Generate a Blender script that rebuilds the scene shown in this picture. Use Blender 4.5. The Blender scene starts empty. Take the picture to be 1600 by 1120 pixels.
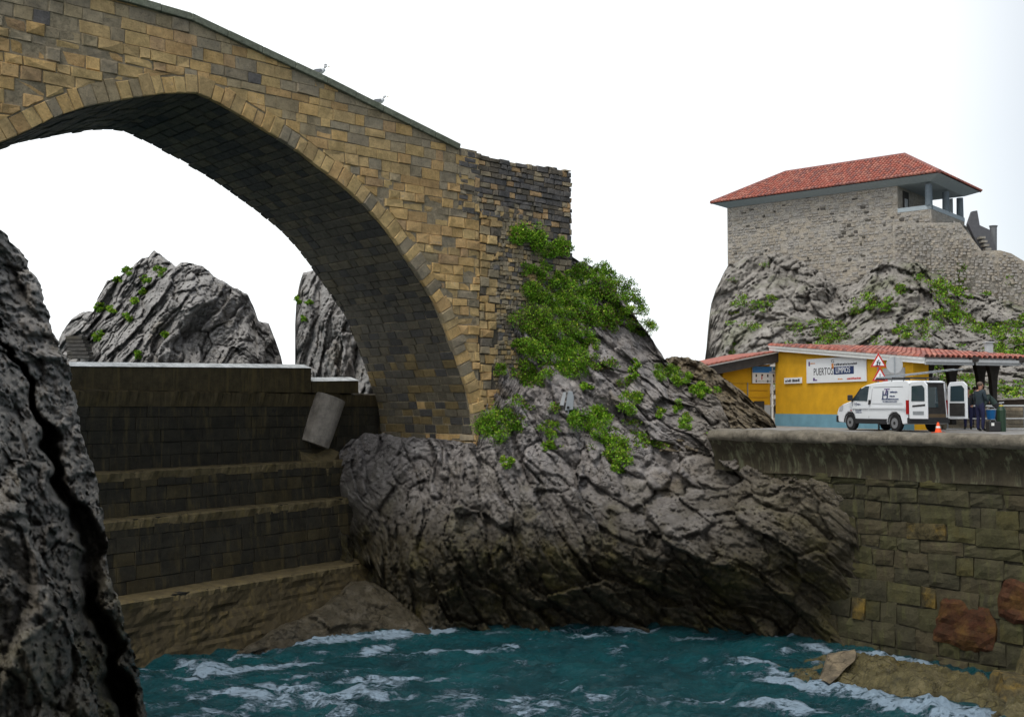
import bpy, bmesh, math, random
import numpy as np
from mathutils import Vector, Matrix
R = math.radians
random.seed(7); RNG = np.random.default_rng(7)
scene = bpy.context.scene
COL = scene.collection

# ---------------------------------------------------------------- camera
FPX = 1700.0                     # focal length in pixels of the 1600 px wide photograph
EYE = 7.5                        # eye height over the water, metres
PITCH = math.atan(75 / FPX)
cam_d = bpy.data.cameras.new('camera'); cam = bpy.data.objects.new('camera', cam_d); COL.objects.link(cam)
cam.location = (0, 0, EYE); cam.rotation_euler = (math.pi / 2 + PITCH, 0, 0)
cam_d.sensor_fit = 'HORIZONTAL'; cam_d.sensor_width = 36; cam_d.lens = 36 * FPX / 1600
cam_d.clip_start = 0.1; cam_d.clip_end = 6000
scene.camera = cam
# ---------------------------------------------------------------- world: bright overcast with a few thin blue gaps
world = bpy.data.worlds.new('World'); scene.world = world; world.use_nodes = True
wn = world.node_tree; wn.nodes.clear()
SUN_EL, SUN_ROT = R(62), R(212)
sky = wn.nodes.new('ShaderNodeTexSky'); sky.sky_type = 'NISHITA'; sky.sun_disc = False
sky.sun_elevation = SUN_EL; sky.sun_rotation = SUN_ROT
tc = wn.nodes.new('ShaderNodeTexCoord')
nz = wn.nodes.new('ShaderNodeTexNoise'); nz.inputs['Scale'].default_value = 1.3; nz.inputs['Detail'].default_value = 5; nz.inputs['Roughness'].default_value = .5
mp = wn.nodes.new('ShaderNodeMapping'); mp.inputs['Location'].default_value = (3.1, 0.4, 0.9); mp.inputs['Scale'].default_value = (1, 1, 1.6)
cr = wn.nodes.new('ShaderNodeValToRGB')
cr.color_ramp.elements[0].position = .30; cr.color_ramp.elements[0].color = (.74, .74, .74, 1)
cr.color_ramp.elements[1].position = .47; cr.color_ramp.elements[1].color = (1, 1, 1, 1)
mix = wn.nodes.new('ShaderNodeMix'); mix.data_type = 'RGBA'
mix.inputs['B'].default_value = (11.0, 11.4, 11.6, 1)
bg = wn.nodes.new('ShaderNodeBackground'); bg.inputs['Strength'].default_value = 0.10
wo = wn.nodes.new('ShaderNodeOutputWorld')
wn.links.new(tc.outputs['Generated'], mp.inputs['Vector']); wn.links.new(mp.outputs['Vector'], nz.inputs['Vector'])
sx = wn.nodes.new('ShaderNodeSeparateXYZ'); wn.links.new(tc.outputs['Generated'], sx.inputs[0])
ad = wn.nodes.new('ShaderNodeMath'); ad.operation = 'MULTIPLY_ADD'; ad.inputs[1].default_value = .35; wn.links.new(nz.outputs['Fac'], ad.inputs[0]); wn.links.new(sx.outputs['X'], ad.inputs[2])
mr = wn.nodes.new('ShaderNodeMapRange'); mr.inputs['From Min'].default_value = .46; mr.inputs['From Max'].default_value = .68; mr.inputs['To Min'].default_value = 1.0; mr.inputs['To Max'].default_value = .12
wn.links.new(ad.outputs[0], mr.inputs['Value'])
ml = wn.nodes.new('ShaderNodeMath'); ml.operation = 'MULTIPLY'
wn.links.new(nz.outputs['Fac'], cr.inputs['Fac']); wn.links.new(cr.outputs['Color'], ml.inputs[0]); wn.links.new(mr.outputs['Result'], ml.inputs[1]); wn.links.new(ml.outputs[0], mix.inputs['Factor'])
vs_ = wn.nodes.new('ShaderNodeVectorMath'); vs_.operation = 'SCALE'; vs_.inputs['Scale'].default_value = .6; wn.links.new(sky.outputs['Color'], vs_.inputs[0]); wn.links.new(vs_.outputs[0], mix.inputs['A']); wn.links.new(mix.outputs['Result'], bg.inputs['Color'])
wn.links.new(bg.outputs['Background'], wo.inputs['Surface'])
sun_d = bpy.data.lights.new('sun', 'SUN'); sun = bpy.data.objects.new('sun', sun_d); COL.objects.link(sun)
sun_d.energy = 1.3; sun_d.angle = R(14); sun_d.color = (1.0, .95, .86)
sun.rotation_euler = (math.pi / 2 - SUN_EL, 0, math.pi - SUN_ROT + math.pi)
_d = Vector((math.sin(SUN_ROT) * math.cos(SUN_EL), math.cos(SUN_ROT) * math.cos(SUN_EL), math.sin(SUN_EL)))
sun.rotation_euler = _d.to_track_quat('Z', 'Y').to_euler()
scene.view_settings.view_transform = 'Standard'; scene.view_settings.look = 'None'
scene.view_settings.exposure = .28; scene.view_settings.gamma = 1; scene.view_settings.use_curve_mapping = False

# ---------------------------------------------------------------- helpers
def ray(px, py):
    u = (np.asarray(px, float) - 800) / FPX; v = (560 - np.asarray(py, float)) / FPX
    c, s = math.cos(PITCH), math.sin(PITCH)
    return u, c - v * s, s + v * c
def P(px, py, D):
    u, y, z = ray(px, py)
    return np.stack(np.broadcast_arrays(u * D / y, D * 1.0, EYE + z * D / y), -1)
def PV(px, py, D): return Vector(P(px, py, D).tolist())

def _h(i, j, k, s=0):
    n = (i.astype(np.int64) * 73856093) ^ (j.astype(np.int64) * 19349663) ^ (k.astype(np.int64) * 83492791) ^ (s * 2654435 + 977)
    n = (n ^ (n >> 13)) * 1274126177 & 0x7fffffff
    n = (n ^ (n >> 15)) * 1103515245 & 0x7fffffff
    return ((n >> 8) & 0xffff) / 65535.0
def rnd1(i, s=0):
    i = np.floor(i); return _h(i, i * 0 + 3, i * 0 + 7, s)
def vnoise(p, s=0):
    f = np.floor(p); t = p - f; t = t * t * t * (t * (t * 6 - 15) + 10)
    r = 0
    for a in (0, 1):
        wa = t[..., 0] if a else 1 - t[..., 0]
        for b in (0, 1):
            wb = t[..., 1] if b else 1 - t[..., 1]
            for c in (0, 1):
                wc = t[..., 2] if c else 1 - t[..., 2]
                r = r + wa * wb * wc * _h(f[..., 0] + a, f[..., 1] + b, f[..., 2] + c, s)
    return r * 2 - 1
def fbm(p, o=4, s=0, g=.5):
    r = 0; a = 1
    for k in range(o):
        r = r + a * vnoise(p * (2.03 ** k) + 17.3 * k, s + k); a *= g
    return r
def worley(p, s=0):
    f = np.floor(p); d1 = np.full(p.shape[:-1], 9.); d2 = d1.copy(); cid = np.zeros(p.shape[:-1])
    for a in (-1, 0, 1):
        for b in (-1, 0, 1):
            for c in (-1, 0, 1):
                i, j, k = f[..., 0] + a, f[..., 1] + b, f[..., 2] + c
                q = np.stack([i + _h(i, j, k, s), j + _h(i, j, k, s + 1), k + _h(i, j, k, s + 2)], -1)
                d = np.sqrt(((p - q) ** 2).sum(-1)); h = _h(i, j, k, s + 3)
                cl = d < d1
                d2 = np.where(cl, d1, np.minimum(d2, d)); cid = np.where(cl, h, cid); d1 = np.where(cl, d, d1)
    return d1, d2, cid

def facet(q, s=0):
    """angular breakage: nearest cell's random height, its tilted plane and the distance to the cell border"""
    f = np.floor(q); sh = q.shape[:-1]; d1 = np.full(sh, 9.); d2 = d1.copy(); cid = np.zeros(sh); pl = np.zeros(sh)
    for a in (-1, 0, 1):
        for b in (-1, 0, 1):
            for c in (-1, 0, 1):
                i, j, k = f[..., 0] + a, f[..., 1] + b, f[..., 2] + c
                v = q - np.stack([i + _h(i, j, k, s), j + _h(i, j, k, s + 1), k + _h(i, j, k, s + 2)], -1)
                d = np.abs(v).max(-1) * .6 + .4 * np.sqrt((v * v).sum(-1)); cl = d < d1
                t = v[..., 0] * (_h(i, j, k, s + 4) - .5) + v[..., 1] * (_h(i, j, k, s + 5) - .5) + v[..., 2] * (_h(i, j, k, s + 6) - .5)
                d2 = np.where(cl, d1, np.minimum(d2, d)); cid = np.where(cl, _h(i, j, k, s + 3), cid); pl = np.where(cl, t * 2, pl); d1 = np.where(cl, d, d1)
    return cid, pl, d2 - d1
def link(o, parent=None):
    COL.objects.link(o)
    if parent is not None: o.parent = parent
    return o
def mesh(name, verts, faces, mats, parent=None, mi=None, smooth=False):
    me = bpy.data.meshes.new(name); me.from_pydata([tuple(v) for v in verts], [], [tuple(f) for f in faces])
    if not isinstance(mats, (list, tuple)): mats = [mats]
    for m in mats: me.materials.append(m)
    if mi is not None: me.polygons.foreach_set('material_index', mi)
    if smooth: me.polygons.foreach_set('use_smooth', [True] * len(me.polygons))
    me.update()
    return link(bpy.data.objects.new(name, me), parent)
def tag(o, label=None, cat=None, group=None, kind=None):
    for k, v in (('label', label), ('category', cat), ('group', group), ('kind', kind)):
        if v: o[k] = v
    return o
def empty(name, loc=(0, 0, 0), label=None, cat=None, group=None):
    o = bpy.data.objects.new(name, None); o.location = loc; o.empty_display_size = .3
    return tag(link(o), label, cat, group)
class MB:
    """collects simple shapes; build() links them as one mesh object"""
    def __init__(s): s.v = []; s.f = []; s.m = []
    def add(s, vs, fs, m=0):
        n = len(s.v); s.v += [tuple(x) for x in vs]; s.f += [tuple(i + n for i in f) for f in fs]; s.m += [m] * len(fs); return s
    def box(s, c, d, M=None, m=0):
        vs = [Vector((x * d[0] / 2, y * d[1] / 2, z * d[2] / 2)) for x in (-1, 1) for y in (-1, 1) for z in (-1, 1)]
        if M is not None: vs = [M @ v for v in vs]
        vs = [v + Vector(c) for v in vs]
        return s.add(vs, [(0, 1, 3, 2), (4, 6, 7, 5), (0, 4, 5, 1), (2, 3, 7, 6), (0, 2, 6, 4), (1, 5, 7, 3)], m)
    def tube(s, pts, r, n=8, m=0, cap=True):
        pts = [Vector(p) for p in pts]; rs = r if isinstance(r, (list, tuple)) else [r] * len(pts)
        base = len(s.v); prev = None
        for i, p in enumerate(pts):
            t = (pts[min(i + 1, len(pts) - 1)] - pts[max(i - 1, 0)]).normalized()
            a = Vector((0, 0, 1)) if abs(t.z) < .9 else Vector((1, 0, 0))
            x = t.cross(a).normalized(); y = t.cross(x)
            for k in range(n):
                q = 2 * math.pi * k / n; s.v.append(tuple(p + (x * math.cos(q) + y * math.sin(q)) * rs[i]))
        for i in range(len(pts) - 1):
            for k in range(n):
                s.f.append((base + i * n + k, base + i * n + (k + 1) % n, base + (i + 1) * n + (k + 1) % n, base + (i + 1) * n + k)); s.m.append(m)
        if cap:
            s.f.append(tuple(base + k for k in range(n))[::-1]); s.m.append(m)
            s.f.append(tuple(base + (len(pts) - 1) * n + k for k in range(n))); s.m.append(m)
        return s
    def prism(s, poly, off, m=0):
        """polygon of 3D points extruded by vector off"""
        n = len(poly); off = Vector(off); a = [Vector(p) for p in poly]; b = [p + off for p in a]
        return s.add(a + b, [tuple(range(n))[::-1], tuple(range(n, 2 * n))] + [(i, (i + 1) % n, n + (i + 1) % n, n + i) for i in range(n)], m)
    def build(s, name, mats, parent=None, smooth=False, bevel=0):
        o = mesh(name, s.v, s.f, mats, parent, s.m, smooth)
        bm = bmesh.new(); bm.from_mesh(o.data); bmesh.ops.recalc_face_normals(bm, faces=bm.faces)
        bm.to_mesh(o.data); bm.free()
        if bevel:
            b = o.modifiers.new('bevel', 'BEVEL'); b.width = bevel; b.segments = 2; b.limit_method = 'ANGLE'
        return o

# ---------------------------------------------------------------- materials
def new_mat(name):
    m = bpy.data.materials.new(name); m.use_nodes = True
    return m, m.node_tree, m.node_tree.nodes['Principled BSDF']
def N(nt, t, **k):
    n = nt.nodes.new(t)
    for a, b in k.items():
        if a in n.inputs: n.inputs[a].default_value = b
        else: setattr(n, a, b)
    return n
def noise(nt, vec, scale, detail=4, rough=.55):
    n = N(nt, 'ShaderNodeTexNoise'); n.inputs['Scale'].default_value = scale; n.inputs['Detail'].default_value = detail; n.inputs['Roughness'].default_value = rough
    nt.links.new(vec, n.inputs['Vector']); return n.outputs['Fac']
def ramp(nt, fac, stops):
    r = N(nt, 'ShaderNodeValToRGB'); e = r.color_ramp.elements
    while len(e) < len(stops): e.new(.5)
    for k, (p, c) in enumerate(stops):
        e[k].position = p; e[k].color = (*c, 1) if len(c) == 3 else c
    nt.links.new(fac, r.inputs['Fac']); return r.outputs['Color']
def mixc(nt, fac, a, b, mode='MIX'):
    m = N(nt, 'ShaderNodeMix', data_type='RGBA', blend_type=mode)
    for s, v in (('Factor', fac), ('A', a), ('B', b)):
        if hasattr(v, 'is_linked'): nt.links.new(v, m.inputs[s])
        else: m.inputs[s].default_value = v if s == 'Factor' else (*v, 1)
    return m.outputs['Result']
def math_(nt, op, a, b=0.0, c=0.0, clamp=False):
    m = N(nt, 'ShaderNodeMath', operation=op, use_clamp=clamp)
    for i, v in enumerate((a, b, c)):
        if hasattr(v, 'is_linked'): nt.links.new(v, m.inputs[i])
        else: m.inputs[i].default_value = v
    return m.outputs[0]
def pos(nt, scale=None):
    g = N(nt, 'ShaderNodeNewGeometry')
    if scale is None: return g.outputs['Position']
    m = N(nt, 'ShaderNodeMapping'); m.inputs['Scale'].default_value = scale
    nt.links.new(g.outputs['Position'], m.inputs['Vector']); return m.outputs['Vector']
def bump(nt, bsdf, h, strength=.5, dist=.03):
    b = N(nt, 'ShaderNodeBump'); b.inputs['Strength'].default_value = strength; b.inputs['Distance'].default_value = dist
    nt.links.new(h, b.inputs['Height']); nt.links.new(b.outputs['Normal'], bsdf.inputs['Normal'])
def plain(name, col, rough=.6, metal=0, var=.12, scale=6, bmp=0, spec=.4):
    m, nt, b = new_mat(name); p = pos(nt)
    n = noise(nt, p, scale, 4)
    lo = tuple(c * (1 - var) for c in col); hi = tuple(min(1, c * (1 + var)) for c in col)
    nt.links.new(ramp(nt, n, [(.3, lo), (.7, hi)]), b.inputs['Base Color'])
    b.inputs['Roughness'].default_value = rough; b.inputs['Metallic'].default_value = metal; b.inputs['Specular IOR Level'].default_value = spec
    if bmp: bump(nt, b, noise(nt, p, scale * 5, 4), .6, bmp)
    return m
def zfac(nt, z0, z1, wob=.8, sc=.7):
    """1 below z0, 0 above z1, with a ragged edge"""
    g = N(nt, 'ShaderNodeNewGeometry'); x = N(nt, 'ShaderNodeSeparateXYZ'); nt.links.new(g.outputs['Position'], x.inputs[0])
    n = noise(nt, g.outputs['Position'], sc, 5)
    z = math_(nt, 'ADD', x.outputs['Z'], math_(nt, 'MULTIPLY', math_(nt, 'SUBTRACT', n, .5), wob * 2))
    mr = N(nt, 'ShaderNodeMapRange'); mr.inputs['From Min'].default_value = z0; mr.inputs['From Max'].default_value = z1
    mr.inputs['To Min'].default_value = 1; mr.inputs['To Max'].default_value = 0
    nt.links.new(z, mr.inputs['Value']); return mr.outputs['Result']
def rock_mat(name, dark, mid, light, stain, wet=None, wet_shade_z=(2.4, 4.6), scale=1.0, bmp=.06, rough=.75, stain_at=.58, spec=.35, brown=None):
    m, nt, b = new_mat(name); p = pos(nt)
    c = ramp(nt, noise(nt, p, 1.3 * scale, 9, .68), [(.28, dark), (.5, mid), (.74, light)])
    s = ramp(nt, noise(nt, p, .45 * scale, 6, .6), [(stain_at, (0, 0, 0)), (stain_at + .14, (1, 1, 1))])
    c = mixc(nt, math_(nt, 'MULTIPLY', s, .75), c, stain)
    if brown:
        gx = N(nt, 'ShaderNodeSeparateXYZ'); nt.links.new(p, gx.inputs[0])
        bx = math_(nt, 'ADD', gx.outputs['X'], math_(nt, 'MULTIPLY', noise(nt, p, .6, 5), 4.0))
        mr_ = N(nt, 'ShaderNodeMapRange'); mr_.inputs['From Min'].default_value = brown[0]; mr_.inputs['From Max'].default_value = brown[1]; nt.links.new(bx, mr_.inputs['Value'])
        bc = ramp(nt, noise(nt, p, 2.6, 8, .7), [(.3, tuple(v * .55 for v in brown[2])), (.5, brown[2]), (.7, tuple(v * 1.6 for v in brown[2]))])
        c = mixc(nt, math_(nt, 'MULTIPLY', mr_.outputs['Result'], .85), c, bc)
    # lichen / mineral speckle
    sp = ramp(nt, noise(nt, p, 16 * scale, 5, .7), [(.56, (0, 0, 0)), (.68, (1, 1, 1))])
    c = mixc(nt, math_(nt, 'MULTIPLY', sp, .35), c, tuple(min(1, v * 1.6) for v in light))
    sd = ramp(nt, noise(nt, p, 7 * scale, 5, .7), [(.32, (1, 1, 1)), (.44, (0, 0, 0))])
    c = mixc(nt, math_(nt, 'MULTIPLY', sd, .45), c, tuple(v * .4 for v in dark))
    vm = N(nt, 'ShaderNodeMapping'); vm.inputs['Rotation'].default_value = (0, R(38), 0); vm.inputs['Scale'].default_value = (.8, 1, 2.1)
    dz = N(nt, 'ShaderNodeVectorMath', operation='MULTIPLY_ADD'); nn_ = N(nt, 'ShaderNodeTexNoise'); nn_.inputs['Scale'].default_value = 2.5 * scale; nn_.inputs['Detail'].default_value = 5; nt.links.new(p, nn_.inputs['Vector'])
    nt.links.new(nn_.outputs['Color'], dz.inputs[0]); dz.inputs[1].default_value = (.35 / scale,) * 3; nt.links.new(p, dz.inputs[2]); nt.links.new(dz.outputs[0], vm.inputs['Vector'])
    vo = N(nt, 'ShaderNodeTexVoronoi', feature='DISTANCE_TO_EDGE'); vo.inputs['Scale'].default_value = 1.5 * scale; nt.links.new(vm.outputs['Vector'], vo.inputs['Vector'])
    crk = ramp(nt, vo.outputs['Distance'], [(.008, (1, 1, 1)), (.035, (0, 0, 0))])
    msk = ramp(nt, noise(nt, p, .9 * scale, 4), [(.42, (0, 0, 0)), (.58, (1, 1, 1))])
    crk = math_(nt, 'MULTIPLY', math_(nt, 'MULTIPLY', crk, msk), .75)
    c = mixc(nt, crk, c, tuple(v * .25 for v in dark))
    b.inputs['Specular IOR Level'].default_value = spec
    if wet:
        z = zfac(nt, wet_shade_z[0], wet_shade_z[1], 1.0, .5)  # dark low band: tidal wet and algae, plus shade painted into the colour
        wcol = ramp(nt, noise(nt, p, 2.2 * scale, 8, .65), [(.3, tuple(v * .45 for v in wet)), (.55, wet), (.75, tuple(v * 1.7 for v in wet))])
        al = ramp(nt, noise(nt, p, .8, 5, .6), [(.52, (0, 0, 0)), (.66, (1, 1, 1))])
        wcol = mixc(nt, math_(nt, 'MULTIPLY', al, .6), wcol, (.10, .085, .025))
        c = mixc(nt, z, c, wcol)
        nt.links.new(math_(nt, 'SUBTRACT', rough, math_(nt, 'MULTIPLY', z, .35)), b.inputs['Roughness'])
    else: b.inputs['Roughness'].default_value = rough
    nt.links.new(c, b.inputs['Base Color'])
    h = math_(nt, 'ADD', math_(nt, 'MULTIPLY', noise(nt, p, 3.2 * scale, 9, .78), 1.0), math_(nt, 'MULTIPLY', noise(nt, p, 14 * scale, 6, .75), .35))
    h = math_(nt, 'SUBTRACT', h, math_(nt, 'MULTIPLY', crk, .5))
    bump(nt, b, h, .9, bmp * 2)
    return m
M_ROCK = rock_mat('limestone', (.09, .080, .076), (.275, .25, .24), (.48, .445, .43), (.25, .205, .155), wet=(.046, .037, .020), wet_shade_z=(2.6, 6.0), brown=(7.6, 10.6, (.12, .098, .062)))  # low zone mixes tidal wetness with painted shade
M_ROCKF = rock_mat('near_limestone', (.075, .067, .058), (.26, .235, .21), (.46, .42, .38), (.19, .16, .115), wet=(.052, .043, .028), wet_shade_z=(4.4, 8.2), scale=2.6, bmp=.03, rough=.55)  # darkening of the lower half is mostly shade put into the colour
M_STACK = rock_mat('stack_rock', (.17, .162, .158), (.32, .305, .295), (.46, .44, .425), (.33, .28, .21), scale=.9, bmp=.09)
M_HILL = rock_mat('hill_rock', (.17, .158, .142), (.31, .285, .26), (.46, .43, .39), (.16, .175, .085), scale=.6, bmp=.12, stain_at=.53)  # paler tones put the haze over the far crag into the colour
M_BROWN = rock_mat('brown_rock', (.06, .05, .035), (.17, .135, .09), (.36, .28, .17), (.08, .08, .05), scale=1.6)
M_SHELF = rock_mat('shelf_rock', (.035, .030, .010), (.10, .082, .030), (.20, .165, .08), (.13, .095, .02), scale=1.8, rough=.25, spec=.6)

def stone_mat(name, base, var=.3, stain=(.10, .085, .05), bmp=.02, wet=None, stain_amt=.5, rough=.85, blend=None, blend_amt=.62, streak=None):
    m, nt, b = new_mat(name); p = pos(nt)
    oi = N(nt, 'ShaderNodeObjectInfo')
    c = ramp(nt, noise(nt, p, 5.5, 9, .75), [(.30, tuple(v * (1 - var * 1.5) for v in base)), (.70, tuple(min(1, v * (1 + var)) for v in base))])
    if blend:
        g = sum(base) / 3
        cc = ramp(nt, noise(nt, p, 1.9, 6, .7), [(.32, tuple(v * .55 for v in blend)), (.5, blend), (.64, tuple(min(1, v * 1.35) for v in blend)), (.75, (g * .75, g * .78, g * .8))])
        c = mixc(nt, blend_amt, c, cc)
    c = mixc(nt, math_(nt, 'MULTIPLY', ramp(nt, noise(nt, p, 1.1, 6, .65), [(.5, (0, 0, 0)), (.68, (1, 1, 1))]), stain_amt), c, stain)
    sp = ramp(nt, noise(nt, p, 18, 6, .75), [(.34, (1, 1, 1)), (.46, (0, 0, 0))])
    c = mixc(nt, math_(nt, 'MULTIPLY', sp, .6), c, tuple(v * .35 for v in base))
    sl = ramp(nt, noise(nt, p, 13, 6, .75), [(.56, (0, 0, 0)), (.68, (1, 1, 1))])
    c = mixc(nt, math_(nt, 'MULTIPLY', sl, .4), c, tuple(min(1, v * 1.6) for v in base))
    v = math_(nt, 'ADD', .86, math_(nt, 'MULTIPLY', oi.outputs['Random'], .26))
    hs = N(nt, 'ShaderNodeHueSaturation'); nt.links.new(c, hs.inputs['Color']); nt.links.new(v, hs.inputs['Value'])
    c = hs.outputs['Color']
    if streak:
        s_ = ramp(nt, noise(nt, pos(nt, (3.2, 3.2, .45)), 1.5, 6, .65), [(.52, (0, 0, 0)), (.68, (1, 1, 1))])
        c = mixc(nt, math_(nt, 'MULTIPLY', s_, .6), c, streak)
    if wet: c = mixc(nt, zfac(nt, wet[0], wet[1], .9), c, wet[2])
    nt.links.new(c, b.inputs['Base Color']); b.inputs['Roughness'].default_value = rough; b.inputs['Specular IOR Level'].default_value = .25
    h = math_(nt, 'ADD', noise(nt, p, 9, 8, .7), math_(nt, 'MULTIPLY', noise(nt, p, 40, 4, .7), .3))
    bump(nt, b, h, .8, bmp * 2.2)
    return m
SAND = (.50, .345, .165); SANDG = (.36, .285, .18)
def sm(n, c, **k): return stone_mat(n, tuple(v * 1.18 for v in c), blend=SAND, stain_amt=.25, stain=(.20, .15, .08), **k)
OCH = [sm('ochre_sandstone', (.48, .295, .10)), sm('pale_ochre_sandstone', (.46, .33, .14)), sm('rusty_sandstone', (.38, .215, .085)), sm('tan_sandstone', (.36, .26, .125))]
GRY = [stone_mat('grey_sandstone', (.27, .23, .165), blend=SANDG, stain_amt=.3), stone_mat('brown_grey_sandstone', (.31, .24, .135), blend=SANDG, stain_amt=.3),
       stone_mat('blue_grey_sandstone', (.22, .205, .17), blend=SANDG, stain_amt=.3), stone_mat('slate_sandstone', (.20, .18, .15), blend=SANDG, stain_amt=.3)]
DRK = [stone_mat('dark_limestone', (.115, .108, .105)), stone_mat('dark_grey_limestone', (.15, .138, .13)), stone_mat('brown_limestone', (.16, .135, .105))]
PINK = stone_mat('pink_sandstone', (.34, .20, .13), blend=SAND)
SOF = [stone_mat('dark_brown_stone', (.105, .094, .074), stain=(.055, .05, .042)), stone_mat('mid_brown_stone', (.135, .115, .080), stain=(.055, .05, .042)),
       stone_mat('dark_ochre_stone', (.20, .145, .065), stain=(.07, .06, .04)), stone_mat('black_stone', (.075, .070, .064), stain=(.035, .034, .033))]  # much darker than the face stones, mainly for the vault underside
M_MORT = stone_mat('lime_mortar', (.33, .27, .18), bmp=.03)
M_MORTD = stone_mat('dark_joint', (.10, .088, .07), bmp=.03)
M_JOINTQ = stone_mat('quay_joint', (.05, .045, .03), bmp=.03)
M_COPE = stone_mat('coping_stone', (.19, .20, .15), stain=(.10, .12, .07))
QB_ = dict(blend=(.060, .053, .028), blend_amt=.6, streak=(.10, .098, .038))
WALLB = [stone_mat('quay_stone', (.065, .058, .034), stain=(.035, .04, .015), **QB_), stone_mat('quay_stone_olive', (.062, .060, .024), stain=(.09, .072, .02), **QB_),
         stone_mat('quay_stone_brown', (.085, .065, .04), stain=(.03, .028, .016), **QB_), stone_mat('quay_stone_dark', (.042, .038, .027), stain=(.02, .024, .01), **QB_)]
M_RUST = stone_mat('rust_red_stone', (.075, .018, .008), stain=(.15, .08, .018), var=.6, stain_amt=.7, blend=(.05, .03, .014), blend_amt=.55)
M_YST = stone_mat('yellow_stained_stone', (.075, .06, .028), stain=(.27, .17, .03), var=.6, stain_amt=.85)
SB_ = dict(blend=(.036, .031, .020), blend_amt=.7, streak=(.095, .072, .030))
SEAB = [stone_mat('sea_wall_black', (.013, .013, .013), stain=(.02, .016, .01), **SB_), stone_mat('sea_wall_dark', (.020, .018, .015), stain=(.04, .03, .013), **SB_),
        stone_mat('sea_wall_ochre', (.085, .060, .020), stain=(.02, .018, .012), **SB_), stone_mat('sea_wall_brown', (.034, .028, .018), stain=(.018, .016, .013), **SB_)]

def concrete_mat(name, base, streak, amt=.6, bmp=.02, rough=.8, edge=None):
    m, nt, b = new_mat(name); p = pos(nt); ps = pos(nt, (3.5, 3.5, .28))
    c = ramp(nt, noise(nt, p, 3, 8, .65), [(.3, tuple(v * .6 for v in base)), (.7, tuple(v * 1.4 for v in base))])
    s = ramp(nt, noise(nt, ps, 1.4, 5, .6), [(.52, (0, 0, 0)), (.66, (1, 1, 1))])
    c = mixc(nt, math_(nt, 'MULTIPLY', s, amt), c, streak)
    s2 = ramp(nt, noise(nt, ps, 2.6, 5, .6), [(.55, (0, 0, 0)), (.7, (1, 1, 1))])
    c = mixc(nt, math_(nt, 'MULTIPLY', s2, amt * .8), c, tuple(v * .3 for v in base))
    nt.links.new(c, b.inputs['Base Color']); b.inputs['Roughness'].default_value = rough; b.inputs['Specular IOR Level'].default_value = .3
    bump(nt, b, noise(nt, p, 9, 8, .7), .7, bmp)
    return m
M_CONC = concrete_mat('weathered_concrete', (.30, .28, .25), (.20, .17, .12), .5)
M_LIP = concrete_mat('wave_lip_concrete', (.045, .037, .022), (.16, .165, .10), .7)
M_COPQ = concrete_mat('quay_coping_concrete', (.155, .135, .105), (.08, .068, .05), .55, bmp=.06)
M_SEAC = concrete_mat('sea_wall_concrete', (.052, .039, .018), (.10, .072, .026), .7)
M_SEAD = concrete_mat('dark_sea_wall_concrete', (.018, .016, .012), (.04, .032, .018), .4)
M_LEDGE = concrete_mat('ledge_concrete', (.12, .092, .046), (.19, .14, .045), .5, bmp=.08)
M_WHITECAP = concrete_mat('pale_cap_concrete', (.80, .80, .78), (.62, .62, .60), .4)
M_APRON = rock_mat('washed_rock', (.030, .024, .013), (.058, .047, .028), (.14, .12, .09), (.075, .056, .022), scale=2.0, rough=.4)

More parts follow.
